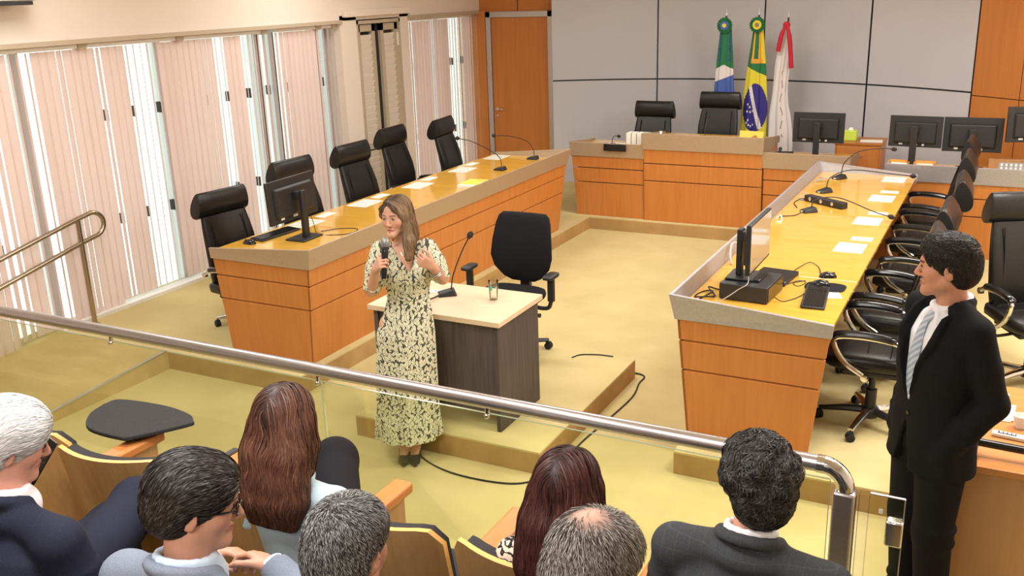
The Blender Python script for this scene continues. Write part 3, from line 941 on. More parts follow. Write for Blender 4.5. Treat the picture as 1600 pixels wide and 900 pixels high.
# ================================================================== MONITORS, KEYBOARDS, MICROPHONES
def monitor(label, loc, rotz, w=.54, h=.32, zc=.33, tilt=0.0, group=None, screen_m=None, base_r=(.25, .19), stickers=True, post=True):
    """screen faces local +y"""
    t = thing('computer_monitor', label, 'monitor', loc, rotz, group)
    M = Matrix.Translation((0, 0, zc)) @ rotm(tilt)
    MB().box(-w / 2, w / 2, -.012, .016, -h / 2, h / 2, M).build('screen_frame', M_blackplastic, t, bevel=.004)
    MB().box(-w / 2 + .010, w / 2 - .010, .0162, .0172, -h / 2 + .016, h / 2 - .010, M).build('display', screen_m or M_screen, t, smooth=0)
    b = MB()
    b.loft([[(x * w * .40, -.012, z * h * .36 - .01) for x, z in ((-1, -1), (1, -1), (1, 1), (-1, 1))],
            [(x * w * .37, -.040, z * h * .31 - .01) for x, z in ((-1, -1), (1, -1), (1, 1), (-1, 1))]], M=M)
    b.build('rear_cover', M_blackplastic, t, smooth=0, bevel=.006)
    if post:
        MB().box(-.032, .032, -.125, -.090, .012, zc + .07).build('stand_post', M_blackplastic, t, bevel=.006)
        MB().box(-.04, .04, -.092, -.040, zc + .0, zc + .06).build('mount_arm', M_blackplastic, t, bevel=.004)
        MB().box(-base_r[0] / 2, base_r[0] / 2, -.085 - base_r[1] / 2, -.085 + base_r[1] / 2, .0005, .014).build('stand_base', M_blackplastic, t, bevel=.005)
    if stickers:
        for x0, x1, z0, z1 in ((-w * .30, -w * .23, -.43, -.36), (-w * .04, w * .05, -.44, -.33), (w * .14, w * .18, -.45, -.39)):
            MB().box(x0, x1, -.0135, -.0122, z0 * h, z1 * h, M).build('sticker', M_offwhite, t, smooth=0)
    return t

def keyboard(label, loc, rotz, tilt=.05):
    t = thing('keyboard', label, 'keyboard', loc, rotz)
    M = rotm(tilt)
    MB().box(-.22, .22, -.07, .07, .001, .018, M).build('keyboard_body', M_blackplastic, t, bevel=.006)
    k = MB()
    k.box(-.212, .212, -.06, .06, .0182, .0190, M)
    for r in range(6):
        for c in range(21):
            if c in (15,) or (c == 19 and False):
                continue
            x = -.205 + c * .0196
            y = .046 - r * .0185
            k.box(x, x + .016, y - .007, y + .007, .0188, .0225, M)
    k.build('keys', M_blackgloss, t, smooth=0)
    return t

def mouse(label, loc, rotz):
    t = thing('computer_mouse', label, 'mouse', loc, rotz)
    m = MB()
    rings = []
    for x, w, hh in ((-.056, .010, .008), (-.05, .022, .020), (-.03, .031, .034), (0, .032, .038), (.03, .029, .030), (.05, .022, .018), (.056, .010, .008)):
        rings.append([(x, w * math.cos(PI * i / 10), max(.0, hh * math.sin(PI * i / 10))) for i in range(11)])
    m.loft(rings)
    m.build('mouse_shell', M_blackgloss, t, 60)
    MB().tube([(.028, 0, .028), (.036, 0, .030), (.044, 0, .024)], .004, 8).build('scroll_wheel', M_blackplastic, t)
    return t

def mic(label, loc, rotz, path, group='gooseneck microphones on the benches', thick=.0045):
    """desk microphone: wedge base, bent neck along path (local points), foam head"""
    t = thing('gooseneck_microphone', label, 'microphone', loc, rotz, group)
    MB().hexa([(-.05, -.065, .0), (.05, -.065, .0), (.05, .065, .0), (-.05, .065, .0),
               (-.042, -.055, .020), (.042, -.055, .020), (.034, .05, .044), (-.034, .05, .044)]).build('microphone_base', M_blackplastic, t, bevel=.008, seg=3)
    p = smooth_path(path, 8)
    MB().tube(p, thick, 8).build('gooseneck', M_blackplastic, t)
    d = (p[-1] - p[-3]).normalized()
    hm = MB()
    q = Vector(p[-1])
    hm.tube([tuple(q - d * .012), tuple(q), tuple(q + d * .012), tuple(q + d * .03), tuple(q + d * .042)], [.008, .016, .021, .018, .006], 12)
    hm.build('foam_windscreen', M_rubber, t)
    MB().tube([tuple(q - d * .018), tuple(q - d * .012)], .0085, 10).build('light_ring', M_red, t)
    MB().box(-.014, .014, -.066, -.058, .006, .013).build('talk_button', M_offwhite, t, smooth=0)
    return t

T = TOPZ
# left desk
monitor('black computer monitor seen from behind on the near end of the left desk', (-5.06, 5.86, T), PI / 2 + .04, .60, .34, .325, -.05)
keyboard('black keyboard behind the monitor base on the left desk', (-5.27, 5.86, T), PI / 2 - .06)
mouse('black mouse at the near corner of the left desk', (-5.28, 5.56, T), PI)
mic('gooseneck microphone on the middle of the left desk, bent towards the chairs', (-4.86, 9.02, T), -PI / 2, [(0, .03, .04), (0, .02, .17), (.12, -.02, .31), (.40, -.06, .42), (.55, -.07, .445)][:0] or [(0, .02, .04), (.0, .0, .13), (.10, -.05, .22), (.38, -.12, .36), (.58, -.16, .42)])
mic('gooseneck microphone near the far end of the left desk, bent towards the chairs', (-4.82, 9.74, T), -PI / 2, [(0, .02, .04), (0, .0, .13), (.06, -.06, .22), (.30, -.14, .30), (.52, -.20, .335)])

def sheet(x, y, sx, sy, label, rz=0.0, lines=True, group='paper sheets on the benches', z=None):
    t = thing('paper_sheet', label, 'paper', (x, y, T + .0006 if z is None else z), rz, group)
    MB().box(-sx / 2, sx / 2, -sy / 2, sy / 2, 0, .0016).build('page', M_paper, t, smooth=0)
    if lines:
        m = MB()
        n = 4
        for i in range(n):
            for j in range(3):
                x0 = -sx * .40 + i * sx * .21
                y0 = -sy * .40 + j * sy * .29
                m.box(x0, x0 + sx * .15, y0, y0 + sy * .2, .0016, .0018)
        m.build('printed_table', M_grooveink, t, smooth=0)
    return t
_nm = ['nearest the monitor', 'in front of the second leather chair', 'in front of the third leather chair', 'in front of the fourth leather chair', 'at the far end']
for (x, y), n in zip([(-5.29, 6.27), (-5.28, 7.12), (-5.26, 8.00), (-5.26, 8.90), (-5.28, 9.72)], _nm):
    sheet(x, y, .21, .30, 'white paper sheet on the left desk, ' + n, .04)
for (x, y), n in zip([(-5.33, 6.60), (-5.33, 7.44), (-5.34, 8.34), (-5.34, 9.24)], _nm):
    sheet(x, y, .10, .20, 'small white card on the left desk, ' + n, .02, False, 'small cards on the left desk')
t = thing('booklet', 'white booklet with a lime and yellow cover strip on the left desk edge', 'booklet', (-4.70, 8.18, T), .1)
MB().box(-.12, .12, -.16, .16, 0, .03).build('pages', M_paper, t, smooth=0)
MB().box(-.121, .06, -.10, .161, .0302, .0335).build('lime_cover', M_lime, t, smooth=0)
MB().box(-.02, .08, .05, .161, .0336, .036).build('yellow_strip', M_yellow, t, smooth=0)

def cable(name, label, pts, r=.0035, m=None, n=6):
    o = MB().tube(smooth_path(pts, n), r, 7).build(name, m or M_cable)
    return tag(o, label, 'cable')
z = T + .004
cable('monitor_cable', 'thin black cables loosely looped beside the monitor on the left desk', [(-5.05, 5.98, T + .30), (-5.0, 6.02, T + .10), (-4.95, 6.0, z), (-4.80, 6.02, z), (-4.70, 6.12, z), (-4.74, 6.26, z), (-4.88, 6.22, z), (-4.98, 6.08, z)], .003)

# right desk
t = thing('desktop_computer', 'flat black desktop computer under the edge-on monitor on the right desk', 'computer', (-1.335, 5.72, T), -.06)
MB().box(-.15, .15, -.17, .17, .004, .105).build('case', M_blackplastic, t, bevel=.006)
MB().box(.1502, .153, -.155, .155, .012, .097).build('front_bezel', M_blackgloss, t, smooth=0, bevel=.001)
MB().box(.02, .07, -.08, .12, .1052, .120).build('drive_lid', M_blackgloss, t, bevel=.003)
monitor('black computer monitor seen edge-on, standing on the desktop computer', (-1.31, 5.74, T + .106), -PI / 2, .52, .31, .235, .0, base_r=(.22, .17))
t = thing('laptop', 'closed flat black laptop behind the desktop computer', 'laptop', (-1.28, 6.10, T), -.1)
MB().box(-.12, .12, -.15, .15, .002, .018).build('laptop_base', M_blackplastic, t, bevel=.004)
MB().box(-.12, .12, -.15, .15, .0185, .028).build('laptop_lid', M_blackgloss, t, bevel=.004)
keyboard('black keyboard at the near corner of the right desk', (-.955, 5.78, T), PI / 2 + .10)
mouse('black mouse with a looping cable, farther from the keyboard', (-.965, 6.26, T), .4)
t = tag(MB().rbox(0, 0, .004, .25, .20, .007, .6, 28, 6).build('mouse_pad', M_fabricblack, None, 60, loc=(-.94, 6.03, T)), 'dark mouse pad just beyond the keyboard on the right desk', 'mouse pad')
mouse('black mouse resting on the dark mouse pad', (-.97, 6.04, T + .0085), .2)
sheet(-.88, 5.90, .10, .17, 'white note beside the keyboard on the right desk', .35, False)
for (x, y), n in zip([(-.945, 7.05), (-.945, 7.92), (-.95, 8.82), (-.95, 9.72)], ['closest to the keyboard', 'second from the keyboard', 'third from the keyboard', 'at the far corner']):
    sheet(x, y, .20, .27, 'white printed sheet on the right desk, ' + n, -.02)
for (x, y), n in zip([(-.905, 7.33), (-.905, 8.22), (-.92, 9.12)], ['closest to the keyboard', 'second from the keyboard', 'third from the keyboard']):
    sheet(x, y, .15, .11, 'small printed card on the right desk, ' + n, 0, True, 'small cards on the right desk')
mic('gooseneck microphone on the right desk, nearest the power strip', (-1.44, 8.10, T), -.9, [(0, .02, .04), (.0, .06, .10), (.12, .20, .13), (.40, .36, .06), (.52, .42, .045)])
mic('gooseneck microphone on the right desk, middle, neck arching over the far papers', (-1.46, 8.93, T), -.7, [(0, .02, .04), (.02, .05, .14), (.14, .18, .21), (.40, .42, .19), (.50, .52, .18)])
mic('gooseneck microphone on the right desk, farthest, neck curving upwards', (-1.44, 9.62, T), -.6, [(0, .02, .04), (.02, .04, .16), (.12, .12, .27), (.30, .22, .31), (.38, .26, .31)])
t = thing('power_strip', 'black power strip with chrome sockets between microphones on the right desk', 'power strip', (-1.36, 8.42, T), -.62)
MB().box(-.22, .22, -.035, .035, .001, .055).build('strip_body', M_blackplastic, t, bevel=.006)
for k in range(3):
    MB().lathe([(.016, 0), (.016, .004), (.010, .006)], n=12, M=Matrix.Translation((-.15 + k * .13, -.035, .03)) @ rotm(PI / 2)).build('socket', M_chrome, t)
cable('microphone_cable', 'black cable running from the nearest desk microphone to the band', [(-1.46, 8.04, T + .02), (-1.52, 7.92, z), (-1.60, 7.86, z), (-1.63, 7.80, z)], .004)
cable('supply_cable', 'black cord from the power strip to the metal band', [(-1.54, 8.53, T + .02), (-1.60, 8.56, z), (-1.62, 8.40, z), (-1.56, 8.22, z)], .004)
cable('patch_cable', 'tangled white and grey cables by the middle microphone', [(-1.62, 8.80, z), (-1.58, 8.72, z + .03), (-1.62, 8.62, z), (-1.56, 8.58, z), (-1.60, 8.50, z)], .004, M_greycable)
cable('network_cable', 'thin white cable coil beside the farthest microphone', [(-1.62, 9.50, z), (-1.58, 9.42, z + .02), (-1.64, 9.36, z), (-1.55, 9.46, z + .02), (-1.62, 9.60, z), (-1.55, 9.58, z)], .004, M_greycable)
cable('white_plug_lead', 'white plug lead at the metal band near the second seam', [(-1.63, 7.74, z), (-1.60, 7.76, z + .03), (-1.575, 7.70, z), (-1.60, 7.64, z)], .006, M_offwhite)
cable('grey_lead', 'thick grey cable leaning on the inner side of the band', [(-1.62, 6.32, z), (-1.64, 6.36, T + .06), (-1.66, 6.50, T + .105), (-1.60, 6.56, T + .09)], .008, M_greycable)
cable('cable_coil', 'coiled black cables in the near left corner of the right desk', [(-1.60, 5.50, z), (-1.55, 5.62, z + .02), (-1.62, 5.66, z), (-1.64, 5.54, z), (-1.56, 5.50, z + .02), (-1.53, 5.60, z), (-1.60, 5.70, z + .02), (-1.52, 5.74, z), (-1.44, 5.90, z + .02), (-1.42, 5.92, z + .05)], .005)
cable('keyboard_cable', 'thin black cable from the desktop computer to the keyboard', [(-1.17, 5.62, T + .03), (-1.12, 5.64, z), (-1.06, 5.74, z), (-1.03, 5.86, z), (-1.02, 5.98, z), (-1.0, 6.02, z)], .003)
cable('mouse_cable', 'thin black cable arching from the laptop to the far mouse', [(-1.20, 6.26, z), (-1.18, 6.40, z), (-1.13, 6.52, z + .01), (-1.06, 6.46, z), (-1.02, 6.31, z + .002)], .003)
cable('loose_cable', 'thin black cable loop between the laptop and the mouse pad', [(-1.17, 6.0, z), (-1.12, 6.10, z), (-1.07, 6.08, z), (-1.10, 5.98, z), (-1.14, 6.04, z), (-1.08, 6.12, z)], .0025)
cable('tower_cable', 'grey cables trailing over the near edge of the desktop computer', [(-1.36, 5.74, T + .14), (-1.32, 5.56, T + .118), (-1.36, 5.52, T + .09), (-1.44, 5.48, T + .03), (-1.50, 5.46, z)], .003, M_greycable)

# small table
mic('gooseneck microphone on the small table, neck leaning up behind the woman', (-3.24, 5.20, PL + .7505), -.9, [(0, .03, .04), (.0, .05, .14), (.03, .11, .30), (.05, .16, .40)], 'gooseneck microphone on the small table')
t = thing('glass_tumbler', 'clear drinking glass on the small table', 'glass', (-2.90, 5.23, PL + .7505))
MB().loft([[(r * math.cos(2 * PI * i / 20), r * math.sin(2 * PI * i / 20), z_) for i in range(20)] for r, z_ in ((.024, 0), (.027, .002), (.034, .13), (.032, .13), (.025, .012), (.001, .012))], cap=False).build('tumbler_wall', M_clear, t, 60)
MB().box(-.008, .008, -.033, -.031, .07, .10).build('green_mark', mat('green_mark', (.1, .5, .3)), t, smooth=0)
o = MB().box(-.06, .06, -.03, .03, 0, .0016).build('name_card', M_paper, None, smooth=0, loc=(-3.34, 5.24, PL + .7508))
o.rotation_euler = (0, 0, .3)
tag(o, 'small white card with blue ink beside the small table microphone', 'card')
MB().tube([(-.04, -.01, .0022), (-.01, .006, .0022), (.01, -.004, .0022), (.04, .008, .0022)], .002, 6).build('blue_scribble', mat('blue_ink', (.05, .1, .5)), o)
cable('microphone_lead', 'black cable hanging from the small table across the platform and pit floor', [(-3.26, 5.14, PL + .765), (-3.27, 4.82, PL + .75), (-3.27, 4.815, PL + .45), (-3.26, 4.80, PL + .12), (-3.22, 4.74, PL + .012), (-3.20, 4.69, .08), (-3.12, 4.60, .006), (-2.86, 4.50, .006), (-2.55, 4.50, .006), (-2.36, 4.58, .006), (-2.27, 4.80, .006), (-2.27, 5.2, .006), (-2.24, 5.6, .006), (-2.22, 6.0, .006), (-2.26, 6.25, .006), (-2.29, 6.42, .006), (-2.55, 6.41, .02)], .006)
cable('floor_cable', 'short black cable lying behind the swivel chair caster', [(-2.78, 6.20, PL + .005), (-2.74, 6.28, PL + .005), (-2.62, 6.33, PL + .005), (-2.50, 6.34, PL + .005)], .005)

# judges' bench
for k in range(4):
    o = MB()
    o.box(-.028, .028, -.07, .07, 0, .20)
    o.cur = 1
    o.box(-.031, -.0282, -.072, .072, -.0, .202)
    o.box(.0282, .031, -.072, .072, -.0, .202)
    ob = o.build('book', [M_paper, mat('book_cover_%d' % k, (.45, .42, .36))], None, smooth=0, loc=(-4.02 + k * .066, 10.76, PL + .735 + .083))
    tag(ob, ['leftmost white book of the row', 'second white book from the left of the row', 'third white book of the row', 'rightmost white book of the row'][k] + ' standing on the bench', 'book', 'white books standing on the bench')
tag(MB().box(-.14, .14, -.008, .008, -.04, .04, rotm(-.08)).build('name_plate', M_blackgloss, None, bevel=.003, loc=(-4.14, 10.548, PL + .86)), 'black name plate on the metal band of the bench', 'name plate')
mic('gooseneck microphone on the left wing of the bench', (-4.30, 10.85, PL + .735 + .083), 0, [(0, .02, .04), (0, .03, .09), (.01, .08, .12), (.03, .14, .11)])
sheet(-4.25, 11.05, .40, .22, 'white papers on the left wing of the bench', 0, False, None, PL + .735 + .083)
mic('gooseneck microphone on the raised middle of the bench', (-3.12, 10.78, PL + .855 + .083), 0.5, [(0, .02, .04), (.0, .03, .12), (.03, .08, .22), (.06, .16, .26)])
sheet(-3.35, 10.85, .50, .24, 'white papers on the raised middle of the bench', 0, False, None, PL + .855 + .083)
t = thing('small_jar', 'small chrome jar on the raised middle of the bench', 'jar', (-3.66, 10.80, PL + .855 + .083))
MB().lathe([(.022, 0), (.026, .01), (.026, .07), (.018, .08)], n=16).build('jar_body', M_chrome, t)
MB().lathe([(.019, .081), (.019, .098), (.008, .102)], n=16).build('lid', M_offwhite, t)
t = thing('desk_card', 'yellow picture card standing on the right end of the raised bench', 'card', (-2.60, 10.80, PL + .855 + .083), -.15)
MB().box(-.14, .14, -.004, .004, 0, .14, rotm(-.15)).build('card_face', M_yellow, t, smooth=0)
MB().prism([(-.05, .03), (.06, .03), (.10, .05), (.05, .10), (.0, .07)], -.0052, -.0042, 'y', rotm(-.15)).build('printed_figure', mat('brick_print', (.50, .16, .05)), t, smooth=0)
monitor('black computer monitor seen from behind on the right wing of the bench', (-1.90, 10.98, PL + .705 + .083), 0, .55, .33, .33, -.04, group='monitors seen from behind at the far benches')
t = thing('desk_telephone', 'black desk telephone beside the far monitor on the bench', 'telephone', (-2.22, 10.86, PL + .705 + .083), .2)
MB().hexa([(-.09, -.09, 0), (.09, -.09, 0), (.09, .09, 0), (-.09, .09, 0), (-.085, -.085, .025), (.085, -.085, .025), (.085, .085, .06), (-.085, .085, .06)]).build('phone_body', M_blackplastic, t, bevel=.006)
MB().tube([(-.06, -.08, .055), (-.06, 0, .075), (-.06, .08, .085)], [.022, .015, .022], 10).build('handset', M_blackplastic, t)
sheet(-1.62, 10.85, .20, .24, 'white papers at the right end of the bench', 0, False, None, PL + .705 + .083)
# low cabinet behind the bench
t = thing('side_cabinet', 'low orange wooden cabinet between the bench and the silver banded desk', 'cabinet', (-1.49, 11.72, PL))
MB().box(-.30, .20, -.24, .24, 0, .86).build('carcass', M_wood, t, smooth=0, bevel=.003)
MB().box(-.31, .21, -.25, .25, .861, .885).build('cabinet_top', M_edge, t, bevel=.003)
for k in range(3):
    dd = MB().box(-.28, .18, -.258, -.241, .06 + k * .27, .30 + k * .27).build('drawer', M_wood, t, bevel=.003)
    MB().box(-.10, .0, -.268, -.2585, .19 + k * .27, .205 + k * .27).build('pull', M_alu, dd, smooth=0)
t = thing('tissue_box', 'lime green box standing on the low cabinet', 'box', (-1.66, 11.70, PL + .886))
MB().box(-.07, .07, -.06, .06, 0, .11).build('carton', M_lime, t, bevel=.004)
MB().prism([(-.03, 0), (.03, 0), (.02, .03), (-.015, .035)], -.002, .002, 'y', Matrix.Translation((0, 0, .111))).build('tissue', M_paper, t, smooth=0)
sheet(-1.42, 11.66, .24, .20, 'papers lying on the low cabinet', .1, False, None, PL + .886)

# clerk desk
z2 = PL + .745 + .083
G = 'monitors seen from behind at the far benches'
monitor('black monitor seen from behind at the left end of the silver banded desk', (-.86, 10.46, z2), -.06, .50, .31, .36, -.05, G)
monitor('black monitor seen from behind in the middle of the silver banded desk', (-.34, 10.58, z2), .04, .54, .34, .33, -.04, G)
monitor('black monitor seen from behind at the right edge, standing highest of the three', (.22, 10.52, z2), .30, .56, .34, .46, -.05, G, stickers=True)
for x, l in ((-.98, 'orange tray left of the monitor post on the silver banded desk'), (-.74, 'orange tray right of the monitor post on the silver banded desk')):
    t = thing('document_tray', l, 'tray', (x, 10.36, z2), 0, 'orange trays on the silver banded desk')
    MB().box(-.10, .10, -.06, .06, 0, .012).build('tray_floor', M_orangebox, t, smooth=0)
    for xx in (-.10, .092):
        MB().box(xx, xx + .008, -.06, .06, .0121, .075).build('tray_side', M_orangebox, t, smooth=0)
    MB().box(-.091, .091, .052, .06, .0121, .075).build('tray_back', M_orangebox, t, smooth=0)
    MB().box(-.08, .08, -.05, .045, .0125, .05).build('papers', M_paper, t, smooth=0)
t = thing('mixing_console', 'grey audio mixer with white and red buttons under the highest monitor', 'mixer', (.22, 10.30, z2), 0)
MB().hexa([(-.30, -.12, 0), (.30, -.12, 0), (.30, .12, 0), (-.30, .12, 0), (-.30, -.12, .05), (.30, -.12, .05), (.30, .12, .10), (-.30, .12, .10)]).build('console_body', mat('console_grey', (.30, .29, .27), .5), t, bevel=.006)
for r in range(2):
    for c in range(14):
        x = -.27 + c * .041
        y = -.07 + r * .09
        zz = .05 + .05 * (y + .12) / .24
        MB().lathe([(.010, 0), (.010, .018), (.007, .022)], (x, y, zz), 8).build('red_knob' if c > 8 and r == 0 else 'knob', M_red if c > 8 and r == 0 else M_offwhite, t)
tag(MB().box(-.16, .16, -.06, .06, 0, .10).build('wooden_box', M_tablebrown, None, bevel=.004, loc=(-.01, 10.62, z2)), 'brown box behind the audio mixer', 'box')

# brown table at the right
z3 = .7356
t = thing('table_microphone_stand', 'black microphone on a round foot lying on its side on the orange table', 'microphone', (0.015, 4.485, z3), 0)
Mx = Matrix.Translation((0, 0, .062)) @ rotm(0, PI / 2 + .02, -.02)
MB().lathe([(.060, -.006), (.062, 0), (.060, .006), (.02, .010)], n=28, M=Mx).build('round_foot', M_blackplastic, t)
MB().lathe([(.019, .010), (.019, .20)], n=16, M=Mx).build('stem', M_blackgloss, t)
MB().lathe([(.0205, .2005), (.0205, .215)], n=16, M=Mx).build('white_ring', M_offwhite, t)
MB().lathe([(.019, .2155), (.021, .30), (.026, .33), (.026, .36), (.012, .38)], n=16, M=Mx).build('grip', M_blackplastic, t)
t = thing('remote_control', 'white remote control lying on the orange table', 'remote control', (.16, 4.72, z3), -.12)
MB().box(-.085, .085, -.022, .022, 0, .02).build('remote_body', M_offwhite, t, bevel=.006, seg=3)
MB().box(-.06, .02, -.013, .013, .0202, .0212).build('dark_keypad', M_blackplastic, t, smooth=0)
for k in range(4):
    MB().box(-.052 + k * .018, -.040 + k * .018, -.008, .008, .0213, .0233).build('button', M_offwhite, t, smooth=0)
t = thing('coffee_cup', 'small white coffee cup near the right edge on the orange table', 'cup', (.195, 4.86, z3))
MB().loft([[(r * math.cos(2 * PI * i / 24), r * math.sin(2 * PI * i / 24), zz) for i in range(24)] for r, zz in ((.0, .002), (.022, 0), (.024, .012), (.036, .05), (.037, .066), (.034, .066), (.030, .03), (.0, .02))], cap=False).build('cup_bowl', M_offwhite, t, 50)
MB().tube(smooth_path([(.034, 0, .055), (.058, 0, .050), (.055, 0, .025), (.030, 0, .022)], 5), .004, 8).build('cup_handle', M_offwhite, t)
for k, (dx, dy) in enumerate(((0, 0), (.02, .015))):
    o = MB().box(-.075, .075, -.10, .10, 0, .004).build('notepad_page', M_paper, None, smooth=0, loc=(.075 + dx, 5.00 + dy, z3 + .0006 + k * .0045))
    o.rotation_euler = (0, 0, .05 - .1 * k)
    tag(o, ['white paper underneath on the orange table, left of the cup', 'white paper on top of another on the orange table, left of the cup'][k], 'paper', 'papers on the orange table')
t = thing('highlighter', 'yellow highlighter pen at the far side of the orange table', 'pen', (.085, 5.24, z3), -.2)
MB().tube([(-.05, 0, .009), (.03, 0, .009)], .009, 10).build('pen_barrel', M_lime, t)
MB().tube([(.0305, 0, .009), (.06, 0, .009)], [.0095, .008], 10).build('pen_cap', M_grooveink, t)

# air conditioner high on the left wall
t = thing('air_conditioner', 'wall mounted air conditioner cut off by the top left corner', 'air conditioner', (-6.92, 4.55, 2.84))
MB().box(-.12, .14, -.62, .62, .03, .36).build('casing', M_offwhite, t, bevel=.02, seg=3)
MB().box(-.08, .135, -.58, .58, .0, .029).build('dark_outlet', M_dark, t, smooth=0)

# ================================================================== FLAGS
def flag(label, x, y, ztop, zbot, width, colour, names, rosette=None, sway=None, seed=0):
    """cloth hanging in folds round a pole; colour(u, z) -> material index"""
    t = thing('standing_flag', label, 'flag', (x, y, PL), 0, 'flags standing before the grey wall')
    MB().tube([(0, 0, .02), (0, 0, ztop - PL + .10)], .011, 10).build('flag_pole', M_dark, t)
    MB().lathe([(.12, 0), (.12, .012), (.03, .03), (.014, .08)], n=20).build('pole_foot', M_dark, t)
    MB().lathe([(.004, .0), (.012, .02), (.004, .05), (.001, .10)], (0, 0, ztop - PL + .09), 10).build('pole_finial', M_alu, t)
    m = MB()
    n, steps = 120, 240
    ph = seed * 1.7
    grid = []
    for k in range(steps + 1):
        f = k / steps
        z_ = ztop + (zbot - ztop) * f
        wv = width(f)
        cx = sway(f) if sway else 0.0
        r = []
        for i in range(n):
            a = 2 * PI * i / n
            fold = 1 + .16 * min(1, f * 4) * math.sin(7 * a + ph + 1.5 * f) + .10 * min(1, f * 3) * math.sin(4 * a - ph - f)
            r.append((cx + wv * math.cos(a) * fold, wv * .55 * math.sin(a) * fold, z_ - PL))
        grid.append(r)
    m.loft(grid, cap=True)
    m.mi = []
    for k in range(steps):
        for i in range(n):
            x_ = (grid[k][i][0] + grid[k][(i + 1) % n][0]) / 2
            f = (k + .5) / steps
            cx = sway(f) if sway else 0
            m.mi.append(colour((x_ - cx) / max(width(f), 1e-3), f))
    m.mi += [colour(0, 0), colour(0, 1)]
    m.build('flag_cloth', names, t, 60)
    if rosette:
        outer, inner, core = rosette
        M = Matrix.Translation((0, -.075, ztop - PL - .01)) @ rotm(PI / 2)
        ro = MB()
        rings = []
        for r_, z_ in ((.0, .0), (.055, .012), (.095, .0)):
            rings.append([((r_ * (1 + .05 * math.sin(18 * 2 * PI * i / 72))) * math.cos(2 * PI * i / 72), (r_ * (1 + .05 * math.sin(18 * 2 * PI * i / 72))) * math.sin(2 * PI * i / 72), z_ + (.006 * math.sin(36 * 2 * PI * i / 72 * .5) if r_ > .05 else 0)) for i in range(72)])
        ro.loft(rings, cap=False, M=M)
        rr = ro.build('rosette', outer, t)
        MB().lathe([(.055, .013), (.055, .017), (.001, .018)], n=24, M=M).build('rosette_ring', inner, rr)
        MB().lathe([(.026, .019), (.026, .022), (.001, .023)], n=20, M=M).build('rosette_centre', core, rr)
    return t
Fg = mat('flag_green', (.015, .17, .055), .75)
Fb = mat('flag_blue', (.06, .12, .40), .75)
Fw = mat('flag_white', (.72, .68, .66), .8)
Fy = mat('flag_yellow', (.72, .62, .04), .75)
Fn = mat('flag_navy', (.035, .025, .22), .75)
Fo = mat('flag_gold', (.75, .36, .03), .6)
Ft = mat('flag_teal', (.02, .10, .16), .75)
Fr = mat('flag_red', (.50, .012, .035), .7)
Fk = mat('flag_brown_thread', (.30, .20, .14), .8)

def c_state(u, f):
    if f < .265:
        return 3 if abs(u) > .35 and math.sin(f * 260 + 9 * u) > -.3 else 0
    if f < .285 + .03 * abs(u):
        return 0
    if f < .385 - .025 * u:
        return 2
    return 1
flag('green, white and blue flag standing behind the taller leather chair', -3.31, 12.22, 2.33, .62, lambda f: .068 + .045 * min(1, f * 2.0) + .02 * f, c_state, [Fg, Fb, Fw, Ft], (Fg, Fb, Fy), seed=1)

def c_nation(u, f):
    if f < .29:
        return 4 if .30 < abs(u) < .62 or (.26 < f and abs(u) < .8) else (0 if abs(u) < .3 else (1 if u > .62 else 0))
    if f < .335 + .03 * (u + .5):
        return 0
    yb = .40 + .02 * u
    cu, cf = (u - .05) / 1.02, (f - .625) / .185
    if cu * cu * .8 + cf * cf < 1:
        band = cf + .25 - 1.15 * cu
        s = .07 + .42 * cf + .12
        d = u - (-.55 + 1.05 * (f - .44) / .33)
        if -.16 < d < .16 and f < .79:
            return 3
        # small white stars in the lower left
        for su, sf in ((-.55, .60), (-.35, .62), (-.60, .655), (-.30, .66), (-.10, .65), (-.65, .74), (-.45, .76), (-.25, .765), (-.05, .755), (-.50, .72)):
            if abs(u - su) < .07 and abs(f - sf) < .008:
                return 3
        return 2
    return 1
flag('green, yellow and navy flag with a white band and stars', -2.92, 12.28, 2.33, .70, lambda f: .058 + .068 * min(1, f * 1.6) + .022 * f, c_nation, [Fg, Fy, Fn, Fw, Fo], (Fg, Fy, Fk), seed=2)

def c_white(u, f):
    d = abs(u - .35 - .12 * math.sin(f * 30))
    return 1 if (d < .045 and .33 < f < .85 and math.sin(f * 61) > -.3) else 0
t = flag('white flag draped to the left with red ribbons at its tip', -2.55, 12.22, 2.30, .72, lambda f: .030 + .085 * min(1, f * 1.5) + .015 * math.sin(f * 9), c_white, [Fw, Fk], None, lambda f: -.06 * math.sin(min(1, f * 1.8) * PI * .5) + (.04 * max(0, f - .62) / .38), 3)
m = MB()
for pts in ([(-.01, -.09, 2.16), (-.05, -.11, 2.05), (-.085, -.10, 1.86)], [(.01, -.09, 2.16), (.05, -.11, 2.0), (.085, -.10, 1.66)]):
    m.tube(smooth_path(pts, 5), [.022] * 4 + [.028] * 7, 8, flat=1.0)
m.sphere((0, -.085, 2.17), (.045, .03, .04))
m.build('red_ribbon', Fr, t, 60)
# ================================================================== ORGANIC SURFACES
f32 = np.float32

